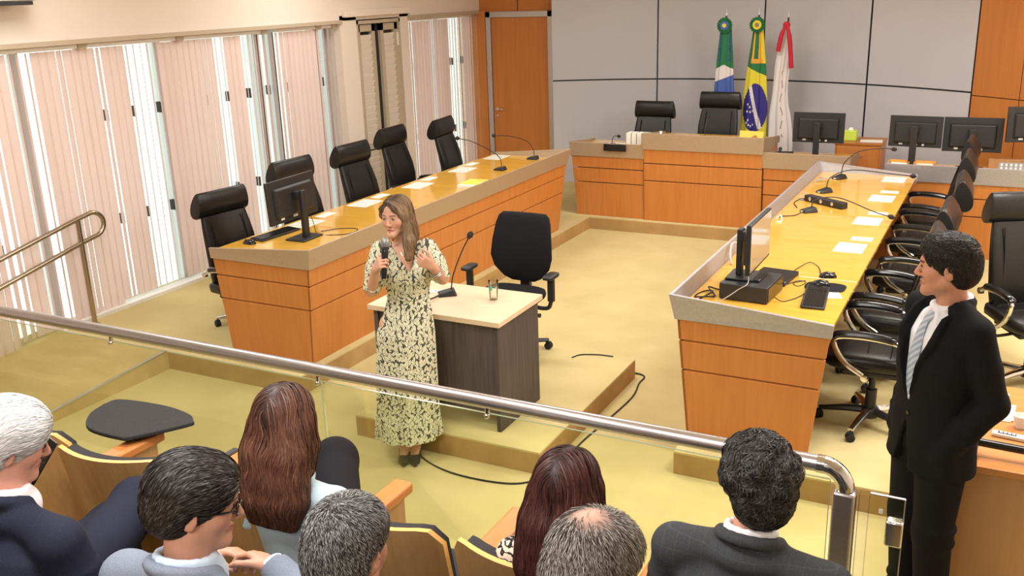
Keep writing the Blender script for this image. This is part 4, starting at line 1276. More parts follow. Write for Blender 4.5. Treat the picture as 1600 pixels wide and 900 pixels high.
class Field:
    """smooth union of soft shapes sampled on a grid, turned into ONE continuous mesh"""
    def __init__(s, res):
        s.res = res
        s.ops = []
    def _add(s, fn, lo, hi, k, sub=False):
        s.ops.append((fn, np.array(lo, float), np.array(hi, float), k, sub))
        return s
    def cap(s, a, b, ra, rb=None, k=.02, sub=False):
        a, b = np.array(a, float), np.array(b, float)
        rb = ra if rb is None else rb
        ab = b - a
        L2 = max(float(ab @ ab), 1e-9)
        def fn(x, y, z):
            px, py, pz = x - a[0], y - a[1], z - a[2]
            t = np.clip((px * ab[0] + py * ab[1] + pz * ab[2]) / L2, 0, 1)
            dx, dy, dz = px - t * ab[0], py - t * ab[1], pz - t * ab[2]
            return np.sqrt(dx * dx + dy * dy + dz * dz) - (ra + (rb - ra) * t)
        r = max(ra, rb)
        return s._add(fn, np.minimum(a, b) - r, np.maximum(a, b) + r, k, sub)
    def chain(s, pts, rs, k=.02):
        for i in range(len(pts) - 1):
            s.cap(pts[i], pts[i + 1], rs[i], rs[i + 1], k)
        return s
    def ell(s, c, r, R=None, k=.02, sub=False):
        c, r = np.array(c, float), np.array(r, float)
        R = np.eye(3) if R is None else np.array(R)
        mr = float(min(r))
        def fn(x, y, z):
            px, py, pz = x - c[0], y - c[1], z - c[2]
            q = [(px * R[0, i] + py * R[1, i] + pz * R[2, i]) for i in range(3)]
            k0 = np.sqrt((q[0] / r[0]) ** 2 + (q[1] / r[1]) ** 2 + (q[2] / r[2]) ** 2)
            k1 = np.sqrt((q[0] / r[0] ** 2) ** 2 + (q[1] / r[1] ** 2) ** 2 + (q[2] / r[2] ** 2) ** 2)
            return np.where(k0 < 1e-4, -mr, k0 * (k0 - 1) / np.maximum(k1, 1e-6))
        e = np.sqrt(((R * r) ** 2).sum(1))
        return s._add(fn, c - e, c + e, k, sub)
    def stack(s, secs, k=.03, fold=None, sub=False):
        """secs: (z, cx, cy, half width, half depth, exponent) from bottom to top"""
        S = np.array(secs, float)
        zs = S[:, 0]
        def fn(x, y, z):
            z1 = np.clip(z, zs[0], zs[-1])
            g = [np.interp(z1, zs, S[:, i]) for i in range(1, 6)]
            u, v = (x - g[0]) / g[2], (y - g[1]) / g[3]
            n = (np.abs(u) ** g[4] + np.abs(v) ** g[4] + 1e-9) ** (1 / g[4])
            if fold is not None:
                n = n / fold(np.arctan2(v, u), z1)
            d = (n - 1) * np.minimum(g[2], g[3])
            cap = np.maximum(zs[0] - z, z - zs[-1])
            return np.maximum(d, cap)
        m = 1.12
        lo = [min(S[:, 1] - S[:, 3] * m), min(S[:, 2] - S[:, 4] * m), zs[0]]
        hi = [max(S[:, 1] + S[:, 3] * m), max(S[:, 2] + S[:, 4] * m), zs[-1]]
        return s._add(fn, lo, hi, k, sub)
    def sample(s):
        lo = np.min([o[1] for o in s.ops if not o[4]], 0) - 4 * s.res
        hi = np.max([o[2] for o in s.ops if not o[4]], 0) + 4 * s.res
        n = np.ceil((hi - lo) / s.res).astype(int) + 1
        ax = [(lo[i] + s.res * np.arange(n[i])).astype(f32) for i in range(3)]
        D = np.full(n, .06, f32)
        for fn, a, b, k, sub in s.ops:
            pad = k + 4 * s.res
            i0 = np.clip(np.floor((a - pad - lo) / s.res).astype(int), 0, n)
            i1 = np.clip(np.ceil((b + pad - lo) / s.res).astype(int) + 1, 0, n)
            if (i1 <= i0).any():
                continue
            sl = tuple(slice(i0[q], i1[q]) for q in range(3))
            x = ax[0][sl[0]][:, None, None]
            y = ax[1][sl[1]][None, :, None]
            z = ax[2][sl[2]][None, None, :]
            d = fn(x, y, z).astype(f32)
            c = D[sl]
            if sub:
                d = -d
                h = np.maximum(k - np.abs(c - d), 0) / max(k, 1e-6)
                D[sl] = np.maximum(c, d) + h * h * k * .25
            else:
                h = np.maximum(k - np.abs(c - d), 0) / max(k, 1e-6)
                D[sl] = np.minimum(c, d) - h * h * k * .25
        s.D, s.lo = D, lo
        return s
    def value(s, P):
        q = (P - s.lo) / s.res
        n = np.array(s.D.shape)
        q = np.clip(q, 0, n - 1.001)
        i = q.astype(int)
        t = (q - i)
        out = 0
        for dx in (0, 1):
            for dy in (0, 1):
                for dz in (0, 1):
                    w = (t[:, 0] if dx else 1 - t[:, 0]) * (t[:, 1] if dy else 1 - t[:, 1]) * (t[:, 2] if dz else 1 - t[:, 2])
                    out = out + w * s.D[i[:, 0] + dx, i[:, 1] + dy, i[:, 2] + dz]
        return out
    def normal(s, P):
        e = s.res
        g = np.stack([s.value(P + e * v) - s.value(P - e * v) for v in np.eye(3)], 1)
        return g / np.maximum(np.linalg.norm(g, axis=1, keepdims=True), 1e-9)
    def nets(s, smooth=1):
        """naive surface nets"""
        D = s.D
        S = D < 0
        nx, ny, nz = D.shape
        cnt = np.zeros((nx - 1, ny - 1, nz - 1), np.uint8)
        for dx in (0, 1):
            for dy in (0, 1):
                for dz in (0, 1):
                    cnt += S[dx:nx - 1 + dx, dy:ny - 1 + dy, dz:nz - 1 + dz]
        act = (cnt > 0) & (cnt < 8)
        idx = np.argwhere(act)
        vid = np.full(act.shape, -1, np.int32)
        vid[act] = np.arange(len(idx))
        acc = np.zeros((len(idx), 3))
        num = np.zeros(len(idx))
        cor = [(a, b, c) for a in (0, 1) for b in (0, 1) for c in (0, 1)]
        val = {c: D[idx[:, 0] + c[0], idx[:, 1] + c[1], idx[:, 2] + c[2]] for c in cor}
        for c in cor:
            for axis in range(3):
                if c[axis] == 0:
                    e = list(c)
                    e[axis] = 1
                    a, b = val[c], val[tuple(e)]
                    m = (a < 0) != (b < 0)
                    t = np.where(m, a / np.where(m, a - b, 1), 0)
                    p = np.array(c, float)[None, :].repeat(len(idx), 0)
                    p[:, axis] = t
                    acc += p * m[:, None]
                    num += m
        V = s.lo + s.res * (idx + acc / num[:, None])
        quads = []
        for axis in range(3):
            b, c = [(1, 2), (2, 0), (0, 1)][axis]
            A = np.moveaxis(S, axis, 0)
            ch = np.moveaxis(A[:-1] != A[1:], 0, axis)
            e = np.argwhere(ch)
            ok = (e[:, b] > 0) & (e[:, c] > 0) & (e[:, b] < D.shape[b] - 1) & (e[:, c] < D.shape[c] - 1)
            e = e[ok]
            ob, oc = np.eye(3, dtype=int)[b], np.eye(3, dtype=int)[c]
            q = np.stack([vid[tuple((e - ob - oc).T)], vid[tuple((e - oc).T)], vid[tuple(e.T)], vid[tuple((e - ob).T)]], 1)
            ins = S[tuple(e.T)]
            q[~ins] = q[~ins][:, ::-1]
            quads.append(q)
        Q = np.concatenate(quads)
        Q = Q[(Q >= 0).all(1)]
        for _ in range(smooth):
            sm = np.zeros_like(V)
            ct = np.zeros(len(V))
            for i in range(4):
                np.add.at(sm, Q[:, i], V[Q[:, (i + 1) % 4]] + V[Q[:, (i + 3) % 4]])
                np.add.at(ct, Q[:, i], 2)
            V = V * .5 + .5 * sm / np.maximum(ct, 1)[:, None]
        s.V, s.Q = V, Q
        return V, Q

def raw_mesh(name, V, Q, m, parent, col=None, smooth=True):
    me = bpy.data.meshes.new(name)
    V = np.asarray(V, f32)
    Q = np.asarray(Q, np.int32)
    k = Q.shape[1]
    me.vertices.add(len(V))
    me.vertices.foreach_set('co', V.ravel())
    me.loops.add(Q.size)
    me.loops.foreach_set('vertex_index', Q.ravel())
    me.polygons.add(len(Q))
    me.polygons.foreach_set('loop_start', np.arange(0, Q.size, k, dtype=np.int32))
    me.update(calc_edges=True)
    me.polygons.foreach_set('use_smooth', [smooth] * len(Q))
    for x in (m if isinstance(m, (list, tuple)) else [m]):
        me.materials.append(x)
    if col is not None:
        a = me.color_attributes.new('Col', 'FLOAT_COLOR', 'POINT')
        c = np.ones((len(V), 4), f32)
        c[:, :3] = col
        a.data.foreach_set('color', c.ravel())
    me.validate()
    o = bpy.data.objects.new(name, me)
    COL.objects.link(o)
    if parent is not None:
        o.parent = parent
    return o

def attr_mat(name, rough=.5, spec=.4, sss=0.0, noise=0.0, nscale=60):
    m = bpy.data.materials.new(name)
    m.use_nodes = True
    nt = m.node_tree
    b = nt.nodes['Principled BSDF']
    b.inputs['Roughness'].default_value = rough
    b.inputs['Specular IOR Level'].default_value = spec
    a = nt.nodes.new('ShaderNodeVertexColor')
    a.layer_name = 'Col'
    if noise:
        tc = nt.nodes.new('ShaderNodeTexCoord')
        n = nt.nodes.new('ShaderNodeTexNoise')
        n.inputs['Scale'].default_value = nscale
        n.inputs['Detail'].default_value = 4
        nt.links.new(tc.outputs['Object'], n.inputs['Vector'])
        mr = nt.nodes.new('ShaderNodeMapRange')
        mr.inputs['To Min'].default_value = 1 - noise
        mr.inputs['To Max'].default_value = 1 + noise
        nt.links.new(n.outputs['Fac'], mr.inputs['Value'])
        mx = nt.nodes.new('ShaderNodeVectorMath')
        mx.operation = 'SCALE'
        nt.links.new(a.outputs['Color'], mx.inputs[0])
        nt.links.new(mr.outputs[0], mx.inputs['Scale'])
        nt.links.new(mx.outputs[0], b.inputs['Base Color'])
    else:
        nt.links.new(a.outputs['Color'], b.inputs['Base Color'])
    if sss:
        b.inputs['Subsurface Weight'].default_value = sss
        b.inputs['Subsurface Radius'].default_value = (.012, .005, .003)
        b.inputs['Subsurface Scale'].default_value = .6
    return m
M_skin = attr_mat('skin', .48, .35, .12, .06, 90)
M_hair = attr_mat('hair', .46, .28)
M_eyewhite = mat('eye_white', (.75, .72, .68), .2)
M_iris = mat('dark_iris', (.03, .018, .010), .15)

def eul(yaw=0, pitch=0, roll=0):
    """yaw about z, then pitch (nod down positive), roll"""
    return np.array(Matrix.Rotation(yaw, 3, 'Z') @ Matrix.Rotation(-pitch, 3, 'X') @ Matrix.Rotation(roll, 3, 'Y'))

class Head:
    """a head turned by R about its middle H; points are given in head coordinates (y forward, eyes at z=0)"""
    def __init__(s, H, yaw=0, pitch=0, roll=0, sc=1.0, female=False):
        s.H, s.R, s.sc, s.female = np.array(H, float), eul(yaw, pitch, roll), sc, female
    def p(s, q):
        return s.H + s.R @ (np.array(q, float) * s.sc)
    def cap(s, F, a, b, ra, rb=None, k=.02, sub=False):
        F.cap(s.p(a), s.p(b), ra * s.sc, (ra if rb is None else rb) * s.sc, k * s.sc, sub)
    def ell(s, F, c, r, k=.02, sub=False, R=None):
        F.ell(s.p(c), np.array(r) * s.sc, s.R if R is None else s.R @ R, k * s.sc, sub)
    def build(s, F, neck_to, neck_r=.052):
        f = s.female
        s.ell(F, (0, -.018, .033), (.075, .097, .083), .02)
        s.ell(F, (0, .040, .040), (.060, .046, .052), .03)
        s.ell(F, (0, .034, -.030), (.058 if f else .061, .056, .074), .03)
        jw = .043 if f else .050
        for sx in (-1, 1):
            s.cap(F, (sx * jw, .005, -.062), (sx * .016, .070, -.098), .019 if f else .022, .016, .03)
            s.ell(F, (sx * .043, .056, -.024), (.022, .022, .022), .03)
            s.cap(F, (sx * .010, .086, .021), (sx * .044, .072, .019), .008 if f else .011, .008, .014)
            s.ell(F, (sx * .031, .099, -.001), (.015, .014, .012), .012, True)
            s.ell(F, (sx * .031, .0735, -.001), (.0165, .0165, .0145), .004)
            s.ell(F, (sx * (.0095 if f else .0115), .099, -.037), (.0068, .0085, .0068), .008)
            s.ell(F, (sx * .077, -.012, -.014), (.009, .021, .033), .008, R=eul(-sx * .35, 0, 0))
            s.ell(F, (sx * .0865, -.007, -.010), (.005, .010, .018), .006, True, R=eul(-sx * .35, 0, 0))
        s.ell(F, (0, .080, -.102), (.018 if f else .024, .018, .016 if f else .019), .025)
        s.cap(F, (0, .086, .012), (0, .108 if f else .112, -.030), .0075, .0085 if f else .0105, .012)
        # mouth
        for sx in (-1, 1):
            s.cap(F, (0, .0955, -.0605), (sx * .022, .084, -.0660), .0050, .003, .006)
            s.cap(F, (0, .0935, -.0735), (sx * .020, .083, -.0690), .0060, .003, .006)
        s.cap(F, (-.018, .0955, -.0672), (.018, .0955, -.0672), .0022 if not f else .004, None, .004, True)
        F.chain([s.p((0, -.012, -.065)), np.array(neck_to, float)], [neck_r * s.sc * .97, neck_r * s.sc * 1.08], .03)
    def paint(s, V, base, lips=(.42, .12, .10), brow=(.05, .03, .02), stubble=0.0, cheek=(.0, .0, .0), brows=True):
        q = ((V - s.H) @ s.R) / s.sc
        C = np.tile(np.array(base, f32), (len(V), 1))
        def blend(d, w, c):
            t = np.clip(1 - d / w, 0, 1)[:, None]
            C[:] = C * (1 - t) + np.array(c) * t
        near = (np.abs(q) < .15).all(1) & (q[:, 1] > 0)
        # rosy cheeks, nose
        for sx in (-1, 1):
            blend(np.where(near, np.linalg.norm(q - (sx * .043, .07, -.03), axis=1), 9), .035, np.array(base) * (1.02, .86, .84))
        if stubble:
            d = np.where(near, np.maximum(np.abs(q[:, 2] + .085) / 1.0, 0) + .4 * np.maximum(0, np.abs(q[:, 0]) - .05), 9)
            t = (np.clip(1 - d / .045, 0, 1) * stubble)[:, None]
            C[:] = C * (1 - t) + np.array(base) * (.72, .70, .72) * t
        for sx in (-1, 1):
            ax, ay = np.array((0, .0975, -.067)), np.array((sx * .021, .086, -.067))
            t = np.clip(((q - ax) @ (ay - ax)) / ((ay - ax) @ (ay - ax)), 0, 1)
            pr = q - (ax + t[:, None] * (ay - ax))
            d = np.sqrt(pr[:, 0] ** 2 + (pr[:, 2] / (1 - .65 * t)) ** 2 + (pr[:, 1] * .5) ** 2)
            blend(np.where(near, np.maximum(d - .008, 0), 9), .004, lips)
            if brows:
                ax, ay = np.array((sx * .014, .095, .024 if s.female else .021)), np.array((sx * .046, .080, .024))
                t = np.clip(((q - ax) @ (ay - ax)) / ((ay - ax) @ (ay - ax)), 0, 1)
                pr = q - (ax + t[:, None] * (ay - ax))
                d = np.sqrt(pr[:, 0] ** 2 + pr[:, 2] ** 2 + (pr[:, 1] * .3) ** 2)
                blend(np.where(near, np.maximum(d - (.0018 if s.female else .0030), 0), 9), .0030, brow)
        return C
    def eyes(s, parent, look=(0, 0)):
        for sx in (-1, 1):
            e = MB()
            M = Matrix(((*s.R[0], s.H[0]), (*s.R[1], s.H[1]), (*s.R[2], s.H[2]), (0, 0, 0, 1)))
            c = np.array((sx * .031, .0818, -.001)) * s.sc
            e.sphere(tuple(c), (.0138 * s.sc, .0086 * s.sc, .0068 * s.sc), 16, 10, M)
            eo = e.build('eye', M_eyewhite, parent, 80)
            i = MB().sphere((c[0] + look[0] * .004, c[1] + .0042 * s.sc, c[2] + look[1] * .004), (.0064 * s.sc, .0050 * s.sc, .0064 * s.sc), 12, 8, M)
            i.build('iris', M_iris, eo, 80)
            l = MB()
            l.tube([tuple(M @ Vector(tuple(c + np.array((dx, dy, dz)) * s.sc))) for dx, dy, dz in ((-.0150, .001, -.001), (-.008, .0085, .0058), (0, .0105, .0078), (.008, .0085, .0058), (.0150, .001, -.001))], [.0010, .0020, .0023, .0020, .0010], 6)
            l.build('eyelash', M_dark, eo)

def hand(F, wrist, fd, back, thumb_up, curls, side=1, sc=1.0, thumb_curl=.4, spread=.06):
    """five-fingered hand grown from the wrist; fd finger direction, back = out of the back of the hand"""
    X = np.array(fd, float)
    X /= np.linalg.norm(X)
    Z = np.array(back, float)
    Z -= X * (Z @ X)
    Z /= np.linalg.norm(Z)
    Y = np.array(thumb_up, float)
    Y -= X * (Y @ X) + Z * (Y @ Z)
    Y /= np.linalg.norm(Y)
    W = np.array(wrist, float)
    def P(x, y, z):
        return W + sc * (X * x + Y * y + Z * z)
    kn = []
    for i, (yy, xx, ln) in enumerate(((.030, .082, .92), (.010, .088, 1.0), (-.010, .084, .94), (-.028, .075, .76))):
        kp = P(xx, yy, 0)
        kn.append(kp)
        F.cap(P(.0, yy * .55, 0), kp, .0145 * sc, .0105 * sc, .014 * sc)
        c = curls[i]
        a = 0.0
        p = kp
        sy = spread * (1.5 - i)
        for j, (L, r) in enumerate(((.043, .0092), (.027, .0084), (.021, .0074))):
            a += c[j]
            d = X * math.cos(a) * math.cos(sy) + Y * math.sin(sy) * math.cos(a) - Z * math.sin(a)
            q = p + d * L * ln * sc
            F.cap(p, q, r * sc, (r - .0010) * sc, .003)
            p = q
    t0 = P(.022, .026, -.004)
    t1 = P(.052, .050, -.014)
    d2 = X * .85 + Y * .35 - Z * thumb_curl
    d2 /= np.linalg.norm(d2)
    t2 = t1 + d2 * .034 * sc
    d3 = X * .85 - Y * .15 - Z * thumb_curl * 1.6
    d3 /= np.linalg.norm(d3)
    t3 = t2 + d3 * .028 * sc
    F.cap(P(.0, .010, 0), t0, .015 * sc, .015 * sc, .012 * sc)
    F.cap(t0, t1, .0150 * sc, .0115 * sc, .010 * sc)
    F.cap(t1, t2, .0110 * sc, .0098 * sc, .004)
    F.cap(t2, t3, .0098 * sc, .0078 * sc, .004)

def strands(F, roots, flow, steps, step, off, w, col, rnd, jitter=.15, lift=0.0, curl=0.0, curl_f=40.0, colvar=.25):
    """ribbons of hair combed over the surface of a hair volume; returns verts, quads, colours"""
    n = len(roots)
    P = roots.copy()
    ph = rnd.uniform(0, 6.28, n)
    jit = rnd.normal(0, jitter, (n, 3))
    ln = rnd.uniform(.65, 1.0, n)
    path = []
    Ns = []
    for k in range(steps + 1):
        N = F.normal(P)
        path.append(P.copy())
        Ns.append(N)
        d = flow(P, N) + jit
        d -= N * (d * N).sum(1, keepdims=True)
        d /= np.maximum(np.linalg.norm(d, axis=1, keepdims=True), 1e-6)
        if curl:
            sd = np.cross(N, d)
            d = d + sd * (curl * np.cos(curl_f * k * step + ph))[:, None] + N * (curl * .6 * np.sin(curl_f * k * step + ph))[:, None]
        P = P + d * (step * ln)[:, None]
        tgt = off + lift * (k + 1) / steps * ln
        P = P - N * (F.value(P) - tgt)[:, None] * .8
    path, Ns = np.array(path), np.array(Ns)
    V = np.zeros((n, steps + 1, 2, 3))
    for k in range(steps + 1):
        a, b = path[max(0, k - 1)], path[min(steps, k + 1)]
        t = b - a
        t /= np.maximum(np.linalg.norm(t, axis=1, keepdims=True), 1e-9)
        s_ = np.cross(t, Ns[k])
        tw = (rnd.normal(0, .35, n))[:, None] if k == 0 else tw
        s_ = s_ + Ns[k] * tw
        ww = w * (1.0 if k < steps else .15) * (.6 if k == 0 else 1)
        V[:, k, 0] = path[k] - s_ * ww
        V[:, k, 1] = path[k] + s_ * ww
    base = np.arange(n)[:, None] * (2 * (steps + 1))
    Q = np.concatenate([np.stack([base[:, 0] + 2 * k, base[:, 0] + 2 * k + 1, base[:, 0] + 2 * k + 3, base[:, 0] + 2 * k + 2], 1) for k in range(steps)])
    c = np.array([col(path[0], k / steps, rnd) for k in range(steps + 1)])        # steps+1, n, 3
    c = np.moveaxis(c, 0, 1)
    c = c * (1 + rnd.uniform(-colvar, colvar, (n, 1, 1)))
    C = np.repeat(c[:, :, None, :], 2, 2)
    return V.reshape(-1, 3), Q, C.reshape(-1, 3)

def hair_mesh(name, parent, F, basecol, strand_sets):
    F.sample()
    V, Q = F.nets(1)
    C = np.tile(np.array(basecol, float), (len(V), 1))
    Vs, Qs, Cs = [V], [Q], [C]
    o = len(V)
    for st in strand_sets:
        v, q, c = st(F, V)
        Vs.append(v)
        Qs.append(q + o)
        Cs.append(np.clip(c, 0, 1))
        o += len(v)
    return raw_mesh(name, np.concatenate(Vs), np.concatenate(Qs), M_hair, parent, np.concatenate(Cs))

def pick(V, rnd, n, cond=None):
    W = V if cond is None else V[cond(V)]
    return W[rnd.integers(0, len(W), n)]

def cloth(name, F, m, parent, smooth=1, col=None):
    F.sample()
    V, Q = F.nets(smooth)
    return raw_mesh(name, V, Q, m, parent, col(V) if col else None)

def person(label, loc, rz, group=None):
    return thing('person', label, 'person', loc, rz, group)
# ================================================================== PEOPLE
RND = np.random.default_rng(7)

def hflow(h, fn):
    def g(P, N):
        q = ((P - h.H) @ h.R) / h.sc
        return (h.R @ fn(q).T).T
    return g
def hcond(h, fn):
    return lambda V: fn(((V - h.H) @ h.R) / h.sc)
def mixcol(a, b, w=.5):
    a, b = np.array(a), np.array(b)
    def col(P, t, rnd):
        k = (rnd.random(len(P)) < w)[:, None]
        return np.where(k, b, a)
    return col
def gradcol(root, tip, hi=None, w=.15):
    root, tip = np.array(root), np.array(tip)
    st = {}
    def col(P, t, rnd):
        c = root * (1 - t) + tip * t
        out = np.tile(c, (len(P), 1))
        if hi is not None:
            if 'k' not in st or len(st['k']) != len(P):
                st['k'] = rnd.random(len(P)) < w
            out[st['k']] = out[st['k']] * .4 + np.array(hi) * .6
        return out
    return col
def below(F, z, k=.006):
    """cut away everything under a height"""
    def fn(x, y, zz):
        return (zz - z) + 0 * x + 0 * y
    F._add(fn, (-9, -9, -9), (9, 9, z), k, True)
def vneck(F, xb, zb, xt, zt, wt, ymin, k=.008, bow=0.0, deep=.13):
    """V opening on the front, from its point (xb, zb) up to half width wt at zt"""
    def fn(x, y, z):
        t = (z - zb) / (zt - zb)
        c = xb + (xt - xb) * t
        w = wt * t + bow * np.sin(np.clip(t, 0, 1) * PI)
        d = np.maximum(np.maximum((np.abs(x - c) - w) * .85, -(y - ymin)), y - ymin - deep)
        return np.maximum(d, zb - z)
    F._add(fn, (min(xb, xt) - wt - .02, ymin, zb), (max(xb, xt) + wt + .02, ymin + deep, zt + .25), k, True)

def short_cap(h, F, thick=.008, nape=-.085, face=(0, .130, -.050), fr=(.105, .092, .118)):
    t = thick
    h.ell(F, (0, -.018, .036), (.076 + t, .098 + t, .083 + t), .02)
    h.ell(F, (0, .034, .055), (.062 + t, .050 + t, .046 + t), .03)
    h.ell(F, (0, -.050, -.022), (.066 + t, .062 + t, .070), .03)
    h.ell(F, face, fr, .008, True)
    for sx in (-1, 1):
        h.ell(F, (sx * .092, .012, -.045), (.030, .038, .055), .008, True)

def suit_mat(name, c, c2, scale=240, check=None):
    m = mat(name, c, .85, 0, .15, 'noise', c2, scale, .15)
    if check:
        nt = m.node_tree
        b = nt.nodes['Principled BSDF']
        tc = nt.nodes.new('ShaderNodeTexCoord')
        sx = nt.nodes.new('ShaderNodeSeparateXYZ')
        nt.links.new(tc.outputs['Object'], sx.inputs[0])
        src = b.inputs['Base Color'].links[0].from_socket
        last = src
        for ax in ('X', 'Z'):
            a = nt.nodes.new('ShaderNodeMath'); a.operation = 'MULTIPLY'; a.inputs[1].default_value = check[1]
            nt.links.new(sx.outputs[ax], a.inputs[0])
            f = nt.nodes.new('ShaderNodeMath'); f.operation = 'FRACT'
            nt.links.new(a.outputs[0], f.inputs[0])
            l = nt.nodes.new('ShaderNodeMath'); l.operation = 'LESS_THAN'; l.inputs[1].default_value = .05
            nt.links.new(f.outputs[0], l.inputs[0])
            g = nt.nodes.new('ShaderNodeMath'); g.operation = 'MULTIPLY'; g.inputs[1].default_value = .28
            nt.links.new(l.outputs[0], g.inputs[0])
            mx = nt.nodes.new('ShaderNodeMix'); mx.data_type = 'RGBA'
            nt.links.new(g.outputs[0], mx.inputs['Factor'])
            nt.links.new(last, mx.inputs['A'])
            mx.inputs['B'].default_value = (*check[0], 1)
            last = mx.outputs['Result']
        nt.links.new(last, b.inputs['Base Color'])
    return m

def leaf_dress_mat():
    m = bpy.data.materials.new('leaf_print')
    m.use_nodes = True
    nt = m.node_tree
    b = nt.nodes['Principled BSDF']
    b.inputs['Roughness'].default_value = .8
    b.inputs['Specular IOR Level'].default_value = .2
    tc = nt.nodes.new('ShaderNodeTexCoord')
    last = None
    for i, (sc, off, ln) in enumerate(((27, (0, 0, 0), (2.5, .5, .92)), (29, (3.1, 1.7, 5.3), (2.7, .5, .90)), (32, (7.7, 4.1, 2.9), (2.4, .5, .90)))):
        mp = nt.nodes.new('ShaderNodeMapping')
        mp.inputs['Scale'].default_value = (sc, sc * .55, sc)
        mp.inputs['Location'].default_value = off
        nt.links.new(tc.outputs['Object'], mp.inputs['Vector'])
        v = nt.nodes.new('ShaderNodeTexVoronoi')
        v.inputs['Scale'].default_value = 1.0
        v.inputs['Randomness'].default_value = .75
        nt.links.new(mp.outputs[0], v.inputs['Vector'])
        sub = nt.nodes.new('ShaderNodeVectorMath'); sub.operation = 'SUBTRACT'
        nt.links.new(mp.outputs[0], sub.inputs[0])
        nt.links.new(v.outputs['Position'], sub.inputs[1])
        sp = nt.nodes.new('ShaderNodeSeparateColor')
        nt.links.new(v.outputs['Color'], sp.inputs[0])
        an = nt.nodes.new('ShaderNodeMapRange')
        an.inputs['To Min'].default_value = -1.0
        an.inputs['To Max'].default_value = 1.0
        nt.links.new(sp.outputs[0], an.inputs['Value'])
        vr = nt.nodes.new('ShaderNodeVectorRotate')
        vr.rotation_type = 'AXIS_ANGLE'
        vr.inputs['Axis'].default_value = (0, 1, 0)
        nt.links.new(sub.outputs[0], vr.inputs['Vector'])
        nt.links.new(an.outputs[0], vr.inputs['Angle'])
        ml = nt.nodes.new('ShaderNodeVectorMath'); ml.operation = 'MULTIPLY'
        ml.inputs[1].default_value = ln
        nt.links.new(vr.outputs[0], ml.inputs[0])
        le = nt.nodes.new('ShaderNodeVectorMath'); le.operation = 'LENGTH'
        nt.links.new(ml.outputs[0], le.inputs[0])
        lt = nt.nodes.new('ShaderNodeMath'); lt.operation = 'LESS_THAN'; lt.inputs[1].default_value = .56
        nt.links.new(le.outputs['Value'], lt.inputs[0])
        sx = nt.nodes.new('ShaderNodeSeparateXYZ')
        nt.links.new(vr.outputs[0], sx.inputs[0])
        ab = nt.nodes.new('ShaderNodeMath'); ab.operation = 'ABSOLUTE'
        nt.links.new(sx.outputs['X'], ab.inputs[0])
        gt = nt.nodes.new('ShaderNodeMath'); gt.operation = 'GREATER_THAN'; gt.inputs[1].default_value = .022
        nt.links.new(ab.outputs[0], gt.inputs[0])
        an2 = nt.nodes.new('ShaderNodeMath'); an2.operation = 'MULTIPLY'
        nt.links.new(lt.outputs[0], an2.inputs[0])
        nt.links.new(gt.outputs[0], an2.inputs[1])
        if last is None:
            last = an2.outputs[0]
        else:
            # a later leaf lies over the former ones inside its own dark outline
            ol = nt.nodes.new('ShaderNodeMath'); ol.operation = 'LESS_THAN'; ol.inputs[1].default_value = .70
            nt.links.new(le.outputs['Value'], ol.inputs[0])
            mx = nt.nodes.new('ShaderNodeMix'); mx.data_type = 'FLOAT'
            nt.links.new(ol.outputs[0], mx.inputs['Factor'])
            nt.links.new(last, mx.inputs['A'])
            nt.links.new(an2.outputs[0], mx.inputs['B'])
            last = mx.outputs['Result']
    cm = nt.nodes.new('ShaderNodeMix'); cm.data_type = 'RGBA'
    nt.links.new(last, cm.inputs['Factor'])
    cm.inputs['A'].default_value = (.075, .073, .062, 1)
    cm.inputs['B'].default_value = (.80, .77, .56, 1)
    nt.links.new(cm.outputs['Result'], b.inputs['Base Color'])
    return m

